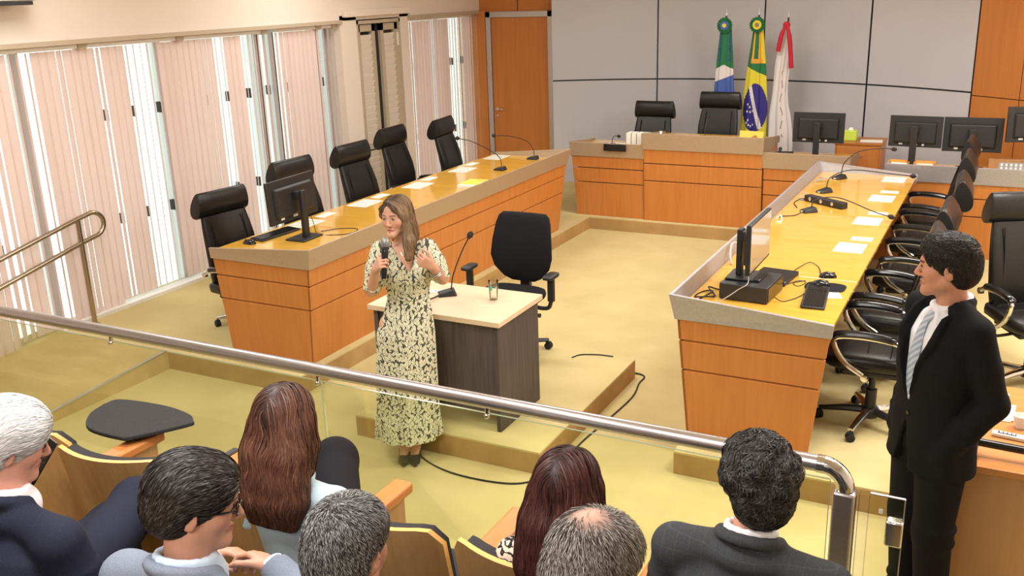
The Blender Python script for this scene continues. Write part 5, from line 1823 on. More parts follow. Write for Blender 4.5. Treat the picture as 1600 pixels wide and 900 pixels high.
# ------------------------------------------------------------------ the speaker
def speaker():
    root = person('woman in a long leaf print dress speaking into a handheld microphone on the yellow carpet', (-3.19, 4.58, 0), math.radians(-145))
    h = Head((-.012, .000, 1.585), math.radians(-33), .06, .03, .97, True)
    F = Field(.0042)
    h.build(F, (-.042, -.02, 1.395), .045)
    tors = [(.86, -.025, 0, .14, .10, 2.2), (1.0, -.045, 0, .115, .085, 2.2), (1.10, -.05, 0, .105, .078, 2.2), (1.22, -.05, .005, .125, .092, 2.2), (1.31, -.045, .0, .125, .085, 2.2), (1.37, -.042, -.005, .115, .062, 2.1), (1.415, -.042, -.012, .07, .048, 2.0)]
    F.stack(tors, .03)
    sR, eR, wR = (.098, -.015, 1.375), (.165, .045, 1.150), (.128, .178, 1.318)
    sL, eL, wL = (-.182, -.015, 1.372), (-.262, .045, 1.195), (-.197, .165, 1.305)
    F.chain([sR, eR, wR], [.045, .037, .0255], .02)
    F.chain([sL, eL, wL], [.045, .037, .0255], .02)
    hand(F, wR, (-.30, .70, .62), (.93, .30, .12), (-.15, -.55, .80), [(1.05, 1.25, .75), (1.10, 1.25, .75), (1.10, 1.25, .75), (1.15, 1.2, .7)], 1, .92, .55, .02)
    hand(F, wL, (.70, .42, .55), (-.25, .90, -.30), (-.55, .10, .80), [(.85, 1.05, .6), (1.05, 1.15, .6), (1.15, 1.2, .6), (1.2, 1.2, .6)], 1, .92, .45, .02)
    for sx, kx, ax, fx, fy in ((1, .05, .030, .048, .085), (-1, -.075, -.042, -.020, .095)):
        F.chain([(sx * .075 - .02, 0, .90), (kx, .02, .50), (kx * .8, -.015, .33), (ax, -.03, .135)], [.085, .055, .052, .031], .02)
        F.chain([(ax, -.03, .125), (ax * .6 + fx * .4, .02, .085), (fx, fy - .01, .034)], [.032, .030, .026], .02)
    F.sample()
    V, Q = F.nets(1)
    C = h.paint(V, (.62, .335, .225), (.44, .13, .115), (.10, .06, .035))
    body = raw_mesh('body', V, Q, M_skin, root, C)
    h.eyes(root, (.2, 0))
    # dress
    D = Field(.0055)
    def fold(a, z):
        k = np.clip((1.02 - z) / .8, 0, 1)
        return 1 + k * (.045 * np.sin(9 * a + 1.2 * z) + .03 * np.sin(14 * a - 2 * z) + .02 * np.sin(23 * a + 3))
    D.stack([(.165, .0, .0, .205, .185, 2.0), (.30, .0, .0, .196, .172, 2.0), (.345, -.004, .0, .188, .165, 2.0), (.60, -.010, .0, .186, .158, 2.0), (.86, -.022, .0, .178, .142, 2.1), (1.0, -.045, .0, .143, .112, 2.2), (1.095, -.052, .0, .124, .096, 2.2),
             (1.20, -.05, .008, .146, .115, 2.2), (1.30, -.045, .002, .146, .102, 2.2), (1.37, -.042, -.006, .132, .076, 2.1), (1.415, -.042, -.014, .085, .058, 2.0)], .03, fold)
    for s_, e_ in ((sR, eR), (sL, eL)):
        s_, e_ = np.array(s_), np.array(e_)
        m1 = s_ * .5 + e_ * .5
        D.chain([s_, m1, s_ * .10 + e_ * .90], [.060, .060, .054], .03)
        D.cap(s_ * .07 + e_ * .93, s_ * .02 + e_ * .98, .0545, .0535, .006)
        D.cap(s_ * .02 + e_ * .98, e_ * 1.28 - s_ * .28, .047, .047, .004, True)
    for sx in (-1, 1):
        D.ell((-.048 + sx * .062, .085, 1.235), (.058, .05, .06), None, .04)
    vneck(D, -.070, 1.255, -.040, 1.43, .078, .0, .006, .004)
    ML = leaf_dress_mat()
    dr = cloth('dress', D, ML, root)
    sash = MB()
    rr = []
    for i in range(40):
        a = 2 * PI * i / 40
        rr.append((-.052 + .1265 * math.cos(a), .0985 * math.sin(a), 1.092 + .006 * math.sin(3 * a)))
    sash.tube(rr + [rr[0]], .008, 8, cap=False)
    sash.build('waist_seam', ML, dr)
    # shoes
    for fx, fy, ax in ((.048, .085, .030), (-.020, .095, -.042)):
        S = Field(.004)
        S.chain([(ax, -.055, .090), (ax * .6 + fx * .4, .0, .058), (fx, fy, .024)], [.034, .034, .033], .02)
        S.cap((fx, fy, .022), (fx * 1.05, fy + .045, .016), .030, .014, .02)
        S.cap((ax, -.02, .16), (fx * .6 + ax * .4, .055, .085), .036, .030, .01, True)
        below(S, .001)
        S.cap((ax, -.072, .080), (ax, -.086, .006), .016, .0065, .01)
        cloth('high_heel_shoe', S, M_fabricblack, root)
    # hair
    Hf = Field(.005)
    h.ell(Hf, (0, -.020, .040), (.084, .104, .086), .02)
    h.ell(Hf, (0, -.045, -.03), (.080, .066, .085), .03)
    h.ell(Hf, (.006, .142, -.074), (.066, .100, .128), .010, True)
    for sx in (-1, 1):
        Hf.chain([h.p((.010, .066, .100)), h.p((sx * .044 + .004, .078, .066)), h.p((sx * .070, .050, .018)), h.p((sx * .073, .020, -.03))], [.010, .010, .010, .008], .012)
    Hf.chain([h.p((-.070, .020, .02)), h.p((-.082, .018, -.06)), h.p((-.100, .045, -.15)), h.p((-.100, .080, -.235))], [.026, .030, .034, .018], .02)
    Hf.chain([h.p((.068, -.030, .02)), h.p((.070, -.035, -.07)), h.p((.062, -.045, -.16))], [.018, .018, .012], .02)
    Hf.chain([h.p((0, -.07, -.02)), h.p((-.02, -.07, -.12)), h.p((-.04, -.06, -.20))], [.065, .060, .045], .03)
    def fl(q):
        part = .012
        sgn = np.where(q[:, 0] > part, 1.0, -1.0)
        top = np.clip((q[:, 2] - .03) / .08, 0, 1)
        return np.stack([sgn * top * 1.0, -.25 * top + .12 * (q[:, 2] < -.1), -1.0 + .2 * top], 1)
    def st(F_, V_):
        roots = pick(V_, RND, 5200, hcond(h, lambda q: (q[:, 2] > -.20) & ~((q[:, 1] > .058) & (q[:, 2] < .055) & (np.abs(q[:, 0]) < .050))))
        return strands(F_, roots, hflow(h, fl), 7, .020, .003, .0011, gradcol((.050, .030, .017), (.27, .165, .090), (.40, .27, .16), .22), RND, .10, .003)
    hair_mesh('hair', root, Hf, (.055, .034, .020), [st])
    # jewellery
    bm = MB()
    for a in range(1):
        wc = np.array(wL) * .55 + np.array(eL) * .45
        ax = (np.array(wL) - np.array(eL))
        ax /= np.linalg.norm(ax)
        u = np.cross(ax, (0, 0, 1.0)); u /= np.linalg.norm(u)
        v = np.cross(ax, u)
        for off in (.0, .016):
            ring = [tuple(wc + ax * off + .0345 * (u * math.cos(2 * PI * i / 24) + v * math.sin(2 * PI * i / 24))) for i in range(25)]
            bm.tube(ring, .0035, 6, cap=False)
    bm.build('bracelet', M_alu, root)
    nk = MB()
    nk.tube(smooth_path([(-.095, .010, 1.40), (-.085, .055, 1.365), (-.058, .088, 1.325), (-.030, .066, 1.36), (-.005, .018, 1.405)], 6), .0016, 6)
    nk.sphere((-.058, .092, 1.318), .006, 10, 7)
    nk.build('necklace', mat('gold', (.75, .5, .2), .25, 1.0), root)
    return root
speaker()
# the microphone in her hand is a thing of its own
def handheld():
    base = Vector((-3.19, 4.58, 0))
    R = Matrix.Rotation(math.radians(-145), 4, 'Z')
    a, b = Vector((.086, .232, 1.270)), Vector((.064, .205, 1.462))
    t = thing('handheld_microphone', 'black handheld microphone with grey mesh head held by the woman in the leaf print dress', 'microphone', tuple(base + R @ a), math.radians(-145))
    M = (b - a).normalized().to_track_quat('Z', 'Y').to_matrix().to_4x4()
    MB().lathe([(.0, 0), (.014, .001), (.0165, .02), (.019, .12), (.021, .165), (.019, .17)], n=20, M=M).build('microphone_handle', M_blackgloss, t)
    MB().lathe([(.020, .1705), (.0235, .175), (.0235, .183), (.020, .187)], n=20, M=M).build('collar_ring', M_blackplastic, t)
    MB().lathe([(.020, .1875), (.0265, .200), (.027, .212), (.024, .228), (.014, .238), (.001, .240)], n=20, M=M).build('mesh_head', mat('grey_mesh', (.34, .34, .34), .45, .5, .5, 'noise', (.2, .2, .2), 900), t)
handheld()

# ------------------------------------------------------------------ the standing man in black
M_blacksuit = suit_mat('black_suit_cloth', (.010, .0095, .0105), (.007, .0065, .0075), 300)
M_blacktrouser = suit_mat('black_trouser_cloth', (.010, .0095, .0105), (.007, .0065, .0075), 300)
M_shirt = mat('white_shirt', (.82, .82, .85), .75, 0, .2)
def stripe_mat(name, a, b_, f, ang=.8):
    m = mat(name, a, .45, 0, .4)
    nt = m.node_tree
    tc = nt.nodes.new('ShaderNodeTexCoord')
    mp = nt.nodes.new('ShaderNodeMapping')
    mp.inputs['Rotation'].default_value = (0, ang, 0)
    nt.links.new(tc.outputs['Object'], mp.inputs['Vector'])
    w = nt.nodes.new('ShaderNodeTexWave')
    w.inputs['Scale'].default_value = f
    nt.links.new(mp.outputs[0], w.inputs['Vector'])
    cr = nt.nodes.new('ShaderNodeValToRGB')
    cr.color_ramp.elements[0].color = (*a, 1)
    cr.color_ramp.elements[1].color = (*b_, 1)
    cr.color_ramp.elements[0].position = .4
    cr.color_ramp.elements[1].position = .6
    nt.links.new(w.outputs['Fac'], cr.inputs['Fac'])
    nt.links.new(cr.outputs[0], nt.nodes['Principled BSDF'].inputs['Base Color'])
    return m

def standing_man():
    root = person('man in a black suit standing by the glass gate, striped silver tie, hand in pocket', (-.165, 4.20, 0), math.radians(128))
    h = Head((.0, .012, 1.700), math.radians(-38), .10, .0, 1.06)
    F = Field(.0045)
    h.build(F, (0, -.035, 1.50), .056)
    F.stack([(.92, 0, 0, .13, .09, 2.2), (1.10, 0, 0, .14, .09, 2.2), (1.30, 0, 0, .165, .10, 2.3), (1.42, 0, -.005, .165, .085, 2.2), (1.50, 0, -.02, .10, .06, 2.0)], .03)
    sL, eL, wL = (-.185, -.02, 1.455), (-.250, -.085, 1.165), (-.168, .050, .935)
    sR, eR, wR = (.185, -.02, 1.455), (.250, -.070, 1.165), (.172, .050, .935)
    for a, b, c, fd, s in ((sL, eL, wL, (.35, .35, -.85), 1), (sR, eR, wR, (-.3, .35, -.85), 1)):
        F.chain([a, b, c], [.050, .040, .028], .02)
        hand(F, c, (.45 if c[0] < 0 else -.45, .10, -.9), (-.8 if c[0] < 0 else .8, .5, -.3), (.2, .9, .1), [(.3, .3, .2)] * 4, 1, .95)
    for sx in (-1, 1):
        F.chain([(sx * .09, 0, .92), (sx * .10, .01, .50), (sx * .10, -.02, .09)], [.085, .055, .036], .03)
        F.cap((sx * .10, -.02, .06), (sx * .11, .13, .035), .035, .03, .02)
    F.sample()
    V, Q = F.nets(1)
    C = h.paint(V, (.60, .285, .175), (.40, .14, .10), (.030, .02, .015), .45)
    raw_mesh('body', V, Q, M_skin, root, C)
    h.eyes(root, (0, 0))
    # shirt
    S = Field(.006)
    S.stack([(.96, 0, .0, .165, .115, 2.3), (1.10, 0, 0, .160, .112, 2.3), (1.28, 0, .0, .180, .120, 2.3), (1.40, 0, -.005, .175, .112, 2.2), (1.48, 0, -.015, .120, .085, 2.0), (1.515, 0, -.025, .075, .070, 2.0)], .03)
    for i in range(14):
        a0, a1 = 2 * PI * i / 14, 2 * PI * (i + 1) / 14
        def cp(a):
            return (.068 * math.cos(a), -.028 + .068 * math.sin(a), 1.535 - .022 * math.sin(a))
        S.cap(cp(a0), cp(a1), .016, None, .008)
    for sx in (-1, 1):
        S.cap((sx * .022, .045, 1.505), (sx * .050, .070, 1.470), .014, .006, .01)
    sh = cloth('shirt', S, M_shirt, root)
    # tie
    tie = MB()
    rings = []
    for z, y, w in ((1.505, .052, .020), (1.480, .072, .026), (1.462, .088, .018), (1.42, .104, .026), (1.30, .128, .036), (1.18, .126, .042), (1.08, .120, .046)):
        rings.append([(-w, y, z), (-w * .5, y + .008, z), (w * .5, y + .008, z), (w, y, z), (w * .5, y - .006, z), (-w * .5, y - .006, z)])
    tie.loft(rings)
    tie.build('striped_tie', stripe_mat('silver_tie_stripes', (.52, .55, .62), (.30, .36, .46), 14), root, 60)
    # jacket
    Jk = Field(.0065)
    def wr(a, z):
        return 1 + .010 * np.sin(5 * a + 22 * z) * np.clip((1.25 - z) * 3, 0, 1) + .008 * np.sin(31 * z + 2 * a)
    Jk.stack([(.80, 0, -.005, .215, .150, 2.4), (.95, 0, -.005, .205, .142, 2.4), (1.10, 0, .0, .188, .132, 2.4), (1.28, 0, .0, .210, .140, 2.4), (1.40, 0, -.006, .212, .130, 2.4), (1.485, 0, -.018, .160, .100, 2.1), (1.53, 0, -.03, .095, .085, 2.0)], .03, wr)
    for sx, s_, e_, w_ in ((-1, sL, eL, wL), (1, sR, eR, wR)):
        Jk.cap((sx * .09, -.018, 1.505), (sx * .185, -.018, 1.470), .055, .064, .03)
        s_, e_, w_ = map(np.array, (s_, e_, w_))
        m1 = s_ * .5 + e_ * .5
        Jk.chain([s_, m1, e_], [.070, .066, .060], .018)
        Jk.chain([e_, e_ * .45 + w_ * .55, w_ * 1.06 - e_ * .06], [.063, .056, .050], .02)
        for q in (.25, .5, .75):
            c = e_ * (1 - q) + w_ * q
            Jk.ell(c + np.array((sx * .012, .0, .0)), (.054, .054, .016), None, .012)
        # lapel
        Jk.chain([(sx * .020, .137, 1.145), (sx * .050, .142, 1.28), (sx * .108, .118, 1.40), (sx * .096, .068, 1.49), (sx * .078, .005, 1.545)], [.008, .015, .019, .018, .016], .006)
    for i in range(7):
        a0, a1 = PI + PI * i / 7, PI + PI * (i + 1) / 7
        Jk.cap((.078 * math.cos(a0), -.025 + .078 * math.sin(a0), 1.545), (.078 * math.cos(a1), -.025 + .078 * math.sin(a1), 1.545), .017, None, .012)
    vneck(Jk, 0, 1.105, 0, 1.53, .098, .03, .006, .010)
    def hem(x, y, z):
        w = (1.02 - z) / .22 * .055
        return np.maximum(np.maximum((np.abs(x) - w) * .9, -(y - .03)), z - 1.03)
    Jk._add(hem, (-.08, .03, .74), (.08, .30, 1.03), .006, True)
    jk = cloth('jacket', Jk, M_blacksuit, root)
    bt = MB()
    for z in (1.055, 1.115):
        bt.lathe([(.010, 0), (.010, .004), (.006, .005)], n=12, M=Matrix.Translation((-.012, .133, z)) @ rotm(-PI / 2))
        break
    bt.build('button', M_blackgloss, jk)
    # trousers
    T_ = Field(.0065)
    T_.ell((0, -.005, .93), (.172, .125, .13), None, .03)
    for sx in (-1, 1):
        T_.ell((sx * .145, .045, .86), (.062, .055, .10), None, .03)
    for sx in (-1, 1):
        T_.chain([(sx * .088, 0, .90), (sx * .095, .012, .50), (sx * .10, -.015, .075)], [.112, .082, .070], .03)
        for z, r in ((.46, .083), (.53, .084), (.16, .074), (.11, .075)):
            T_.ell((sx * .098, .0, z), (r, r, .014), None, .02)
    cloth('trousers', T_, M_blacktrouser, root)
    for sx in (-1, 1):
        S = Field(.006)
        S.chain([(sx * .10, -.055, .05), (sx * .105, .05, .048), (sx * .115, .165, .036)], [.046, .045, .034], .02)
        below(S, .001)
        cloth('shoe', S, M_blackgloss, root)
    # dark wavy hair
    Hf = Field(.005)
    short_cap(h, Hf, .006, face=(0, .148, -.022), fr=(.120, .106, .112))
    h.ell(Hf, (0, .022, .090), (.054, .054, .030), .03)
    def fl(q):
        return np.stack([q[:, 0] * 4, np.where(q[:, 2] > .05, .6, -.4) + 0 * q[:, 0], np.where(q[:, 2] > .06, .1, -1.0)], 1)
    def st(F_, V_):
        roots = pick(V_, RND, 6500)
        return strands(F_, roots, hflow(h, fl), 7, .008, .003, .0008, mixcol((.016, .012, .010), (.04, .034, .03), .25), RND, .30, .006, .5, 90)
    hair_mesh('hair', root, Hf, (.012, .009, .008), [st])
    return root
standing_man()

# ------------------------------------------------------------------ seated listeners
def collar_ring(Fd, c, r, z, h_=.016, tilt=.02, n=14, back_only=False, k=.008):
    for i in range(n):
        a0, a1 = 2 * PI * i / n, 2 * PI * (i + 1) / n
        if back_only:
            a0, a1 = PI * .92 + PI * 1.16 * i / n, PI * .92 + PI * 1.16 * (i + 1) / n
        p = lambda a: (c[0] + r * math.cos(a), c[1] + r * math.sin(a), z - tilt * math.sin(a))
        Fd.cap(p(a0), p(a1), h_, None, k)

def listener(label, x, y, fz, headtop, yaw, pitch, roll, sc, top_m, arms, hands, hair_fn, skin=(.60, .31, .21), female=False, trouser_m=None,
             shoulder=.20, lean=(0, 0), shirt_m=None, knees=None, rz=0.0, jacket=True, look=None, width=1.0, brows=(.04, .03, .025), head_off=(0, 0)):
    """a seated person facing +y; x, y: under the head; arms: ((elbow), (wrist)) left and right relative to the shoulder line"""
    root = person(label, (x, y, fz), rz)
    Hz = headtop - fz - .118 * sc
    h = Head((head_off[0], head_off[1], Hz), yaw, pitch, roll, sc, female)
    nz = Hz - .195 * sc
    sz = Hz - .255 * sc
    nx, ny = lean[0] * .15, -.035 + lean[1] * .15
    F = Field(.0055)
    h.build(F, (nx, ny, nz), .047 if female else .056)
    px, py = lean[0], -.03 + lean[1]
    zb = .50
    def secs(e, top=True):
        w = width
        out = []
        for t, a, b, ex in ((0, .175, .135, 2.3), (.25, .165, .13, 2.3), (.5, .165, .125, 2.4), (.75, .18, .125, 2.4), (.92, .185, .108, 2.3), (1.02, .135, .085, 2.1), (1.08, .085, .070, 2.0)):
            z = zb + (sz - zb) * t
            out.append((z, px * (1 - t) + nx * t, py * (1 - t) + ny * t, a * w * (.88 if female else 1) + e, b * (.92 if female else 1) + e, ex))
        return out
    F.stack(secs(-.035), .03)
    S = {}
    for i, sx in ((0, -1), (1, 1)):
        s_ = np.array((nx + sx * (shoulder - .02), ny + .005, sz))
        e_ = s_ + np.array(arms[i][0])
        w_ = s_ + np.array(arms[i][1])
        S[i] = (s_, e_, w_)
        F.chain([s_, e_, w_], [.045, .038, .027], .02)
        if hands[i]:
            fd, bk, tu, cu = hands[i]
            hand(F, w_, fd, bk, tu, cu, 1, .92 if female else 1.0)
    kn = knees or (((-.14, .46, .50), (-.15, .50, .08)), ((.14, .46, .50), (.15, .50, .08)))
    for i, sx in ((0, -1), (1, 1)):
        F.chain([(px + sx * .09, py + .02, .54), kn[i][0], kn[i][1]], [.075, .055, .04], .03)
    F.sample()
    V, Q = F.nets(1)
    C = h.paint(V, skin, (.42, .15, .12), brows)
    raw_mesh('body', V, Q, M_skin, root, C)
    h.eyes(root)
    # upper garment
    G = Field(.008)
    def wr(a, z):
        return 1 + .007 * np.sin(26 * z + 3 * a) + .006 * np.sin(6 * a + 14 * z)
    G.stack(secs(.0 if jacket else -.012), .03, wr)
    for i, sx in ((0, -1), (1, 1)):
        s_, e_, w_ = S[i]
        if jacket:
            G.cap((nx + sx * .08, ny - .005, sz + .045), s_ + np.array((sx * .01, -.005, .012)), .050, .062, .03)
        else:
            G.cap((nx + sx * .06, ny - .005, sz + .035), s_, .040, .052, .03)
        r0 = .070 if jacket else .058
        G.chain([s_, s_ * .5 + e_ * .5, e_, e_ * .4 + w_ * .6, w_ * .97 + e_ * .03], [r0, r0 * .96, r0 * .90, r0 * .78, r0 * .66], .014)
        dd = (w_ - e_) / np.linalg.norm(w_ - e_)
        G.cap(w_ + dd * (r0 * .75 - .008), w_ + dd * .16, r0 * .75, r0 * .75, .004, True)
        for q in (.3, .6):
            c = s_ * (1 - q) + e_ * q
            G.ell(c, (r0 * 1.0, r0 * 1.0, .016), None, .016)
    if jacket:
        G.ell((nx, ny - .012, sz + .055), (.105, .080, .055), None, .03)
        collar_ring(G, (nx, ny + .004), .078, sz + .098, .015, .03, 10, True, .014)
        G.cap((nx, ny - .25, sz - .30), (nx, ny - .17, sz + .02), .006, .006, .004, True)
        vneck(G, nx, sz - .22, nx, sz + .07, .075, ny + .05, .006, 0.0, .16)
    else:
        collar_ring(G, (nx, ny + .01), .066, sz + .075, .013, .03, 14, False, .014)
    g = cloth('jacket' if jacket else 'blouse', G, top_m, root)
    if shirt_m:
        B = Field(.007)
        B.stack(secs(-.016), .03)
        B.ell((nx, ny + .022, sz + .055), (.080, .078, .070), None, .03)
        collar_ring(B, (nx, ny + .006), .064, sz + .108, .010, .020)
        collar_ring(B, (nx, ny + .006), .063, sz + .124, .009, .020)
        cf = cloth('shirt', B, shirt_m, root)
        for i in (0, 1):
            if hands[i]:
                s_, e_, w_ = S[i]
                d = (w_ - e_) / np.linalg.norm(w_ - e_)
                MB().tube([tuple(w_ - d * .03), tuple(w_ + d * .016)], [.0385, .0375], 18).build('cuff', shirt_m, root, 60)
    Tm = trouser_m or top_m
    P = Field(.008)
    P.ell((px, py, .55), (.175, .15, .115), None, .03)
    for i, sx in ((0, -1), (1, 1)):
        P.chain([(px + sx * .09, py + .02, .55), kn[i][0], kn[i][1]], [.102, .086, .062], .03)
        k0 = np.array(kn[i][0])
    cloth('trousers', P, Tm, root)
    for i in (0, 1):
        a = np.array(kn[i][1])
        sh = Field(.008)
        sh.chain([a + (0, -.04, -.035), a + (0, .06, -.038), a + (0, .16, -.046)], [.042, .042, .032], .02)
        if a[2] < .2:
            below(sh, .002)
        cloth('shoe', sh, M_blackgloss, root)
    hair_fn(root, h)
    return root, h, S

M_navy = suit_mat('navy_suit_cloth', (.024, .026, .046), (.016, .018, .034), 280)
M_greysuit = suit_mat('light_grey_suit_cloth', (.215, .245, .305), (.165, .19, .245), 260)
M_charsuit = suit_mat('charcoal_check_suit', (.062, .066, .072), (.045, .048, .053), 260, ((.10, .115, .13), 26))
M_darkjacket = suit_mat('dark_jacket_cloth', (.030, .030, .034), (.02, .02, .024), 260)
M_paleblue = mat('pale_blue_blouse', (.60, .74, .82), .8, 0, .2, 'noise', (.54, .68, .77), 90, .1)
M_blueshirt = mat('pale_blue_shirt', (.62, .74, .90), .8, 0, .2)
M_trouserblack = mat('black_trousers', (.014, .012, .016), .85, 0, .2, 'noise', (.010, .009, .012), 200, .1)

def zebra_mat():
    m = mat('beige_black_print', (.72, .55, .42), .8, 0, .2)
    nt = m.node_tree
    tc = nt.nodes.new('ShaderNodeTexCoord')
    w = nt.nodes.new('ShaderNodeTexWave')
    w.bands_direction = 'Z'
    w.inputs['Scale'].default_value = 17
    w.inputs['Distortion'].default_value = 7
    w.inputs['Detail'].default_value = 2.5
    w.inputs['Detail Scale'].default_value = 2.2
    nt.links.new(tc.outputs['Object'], w.inputs['Vector'])
    cr = nt.nodes.new('ShaderNodeValToRGB')
    cr.color_ramp.elements[0].position = .20
    cr.color_ramp.elements[1].position = .27
    cr.color_ramp.elements[0].color = (.02, .018, .018, 1)
    cr.color_ramp.elements[1].color = (.76, .60, .48, 1)
    nt.links.new(w.outputs['Fac'], cr.inputs['Fac'])
    nt.links.new(cr.outputs[0], nt.nodes['Principled BSDF'].inputs['Base Color'])
    return m
M_zebra = zebra_mat()

RELAX = [(.35, .35, .25), (.35, .4, .25), (.4, .4, .25), (.45, .4, .3)]
GRIP = [(.8, .8, .5), (.8, .9, .5), (.8, .9, .5), (.8, .9, .5)]

# hair styles
def hair_swept(base, cols, n=5200, thick=.012, length=.012, steps=7, lift=.004, jitter=.12, wav=0.0, w=.0011):
    def fn(root, h):
        Hf = Field(.0055)
        short_cap(h, Hf, thick)
        def fl(q):
            return np.stack([q[:, 0] * 2.5, -1.0 + 0 * q[:, 0], -.25 - 1.6 * np.clip(-q[:, 1] / .08, 0, 1)], 1)
        def st(F_, V_):
            return strands(F_, pick(V_, RND, n), hflow(h, fl), steps, length, .002, w, cols, RND, jitter, lift, wav, 60)
        hair_mesh('hair', root, Hf, base, [st])
    return fn
def hair_cropped(base, cols, crown=None, n=9000, length=.007, thick=.006, lift=.008, w=.0009):
    def fn(root, h):
        Hf = Field(.005)
        short_cap(h, Hf, thick)
        def fl(q):
            # whorl round the crown
            r = np.stack([q[:, 0], q[:, 1] + .045], 1)
            rr = np.maximum(np.linalg.norm(r, axis=1), 1e-4)
            return np.stack([r[:, 0] / rr - .5 * r[:, 1] / rr, r[:, 1] / rr + .5 * r[:, 0] / rr, -1.2 * np.clip(rr / .08, 0, 1.4)], 1)
        def st(F_, V_):
            roots = pick(V_, RND, n)
            if crown:
                q = ((roots - h.H) @ h.R) / h.sc
                d = np.linalg.norm(q - np.array(crown[0]), axis=1)
                keep = RND.random(len(roots)) < np.clip((d - crown[1] * .45) / crown[1], .10, 1)
                roots = roots[keep]
            return strands(F_, roots, hflow(h, fl), 4, length, .001, w, cols, RND, .35, lift)
        Hf.sample()
        V, Q = Hf.nets(1)
        C = np.tile(np.array(base, float), (len(V), 1))
        if crown:
            q = ((V - h.H) @ h.R) / h.sc
            t = np.clip(1.35 - np.linalg.norm(q - np.array(crown[0]), axis=1) / crown[1], 0, 1)[:, None]
            C = C * (1 - t) + np.array((.62, .36, .28)) * t
        v, q_, c = st(Hf, V)
        raw_mesh('hair', np.concatenate([V, v]), np.concatenate([Q, q_ + len(V)]), M_hair, root, np.concatenate([C, np.clip(c, 0, 1)]))
    return fn
def hair_curly(base, cols, n=5200):
    def fn(root, h):
        Hf = Field(.0055)
        short_cap(h, Hf, .014, fr=(.10, .090, .118))
        h.ell(Hf, (0, -.065, -.055), (.068, .050, .055), .03)
        rr = np.random.default_rng(5)
        for _ in range(70):
            a, e = rr.uniform(0, 2 * PI), rr.uniform(-.5, 1.45)
            c = np.array((.090 * math.cos(a) * math.cos(e), -.02 + .112 * math.sin(a) * math.cos(e), .030 + .092 * math.sin(e)))
            if c[1] > .045 and c[2] < .07:
                continue
            h.ell(Hf, c, (.020, .020, .017), .010)
        def fl(q):
            return np.stack([q[:, 0] * 3 + np.sin(q[:, 2] * 90), np.sin(q[:, 0] * 80) - .3, -.9 + 0 * q[:, 0]], 1)
        def st(F_, V_):
            return strands(F_, pick(V_, RND, n), hflow(h, fl), 9, .0085, .002, .0012, cols, RND, .35, .006, 1.3, 110)
        hair_mesh('hair', root, Hf, base, [st])
    return fn
def hair_long(base, cols, length=.32, n=6500, width=.088, wave=.25, w=.0013):
    def fn(root, h):
        Hf = Field(.006)
        h.ell(Hf, (0, -.022, .038), (.088, .108, .090), .02)
        h.ell(Hf, (0, -.045, -.03), (.088, .075, .09), .03)
        h.ell(Hf, (0, .150, -.060), (.085, .095, .135), .012, True)
        zs = np.linspace(-.02, -length, 5)
        for sx in (-1, -.5, 0, .5, 1):
            pts = [h.H + h.R @ np.array((sx * width * .62, -.055 - .02 * (i > 0), 0)) * h.sc + np.array((sx * .006 * i, -.012 * i, z)) for i, z in enumerate(zs)]
            Hf.chain(pts, [.052, .052, .050, .046, .022], .03)
        for sx in (-1, 1):
            Hf.chain([h.p((sx * .075, .0, .02)), h.p((sx * .082, .0, -.07)), h.p((sx * .085, -.01, -.15))], [.024, .026, .018], .02)
        def fl(q):
            sgn = np.where(q[:, 0] > 0, 1.0, -1.0)
            top = np.clip((q[:, 2] - .03) / .08, 0, 1)
            return np.stack([sgn * top * .9 + wave * np.sin(q[:, 2] * 45 + q[:, 0] * 30) * (1 - top), -.5 * top, -1.0 + .3 * top], 1)
        def st(F_, V_):
            return strands(F_, pick(V_, RND, n), hflow(h, fl), 8, .019, .003, w, cols, RND, .10, .004)
        hair_mesh('hair', root, Hf, base, [st])
    return fn

# --- front row
r, h_, S_ = listener('woman with long wavy brown hair and pale blue blouse in the front row', -1.95, 2.13, .40, 1.675, .10, .12, .02, .98, M_paleblue,
         [((-.05, .06, -.27), (.08, .26, -.33)), ((.06, .05, -.27), (-.02, .28, -.36))], [None, None],
         hair_long((.038, .017, .013), gradcol((.045, .018, .014), (.13, .052, .029), (.24, .12, .075), .14), .30, 6500, .080, .30),
         female=True, jacket=False, trouser_m=M_trouserblack, shoulder=.195, lean=(.03, .04), width=.98,
         knees=(((-.30, .50, .52), (-.28, .52, .08)), ((-.27, .54, .70), (-.45, .66, .36))))
listener('woman with straight dark auburn hair and black patterned beige blouse', -.985, 2.17, .40, 1.630, -.02, .10, 0, .97, M_zebra,
         [((-.05, .06, -.27), (.04, .28, -.34)), ((.05, .06, -.27), (-.04, .28, -.34))], [None, None],
         hair_long((.030, .010, .009), gradcol((.038, .012, .010), (.068, .020, .016), (.15, .055, .042), .10), .27, 6500, .076, .06),
         female=True, jacket=False, trouser_m=M_trouserblack, shoulder=.18, lean=(-.04, .02), width=.92)
listener('man with curly dark hair in a charcoal checked suit, seen from behind', -.50, 2.32, .40, 1.690, .55, .10, .0, .97, M_charsuit,
         [((-.06, .05, -.28), (.02, .28, -.36)), ((.07, .05, -.28), (-.02, .28, -.36))], [None, None],
         hair_curly((.014, .012, .011), mixcol((.018, .015, .014), (.075, .072, .072), .35)), shirt_m=M_shirt, shoulder=.225, width=1.06, lean=(.0, -.10), rz=-.06)
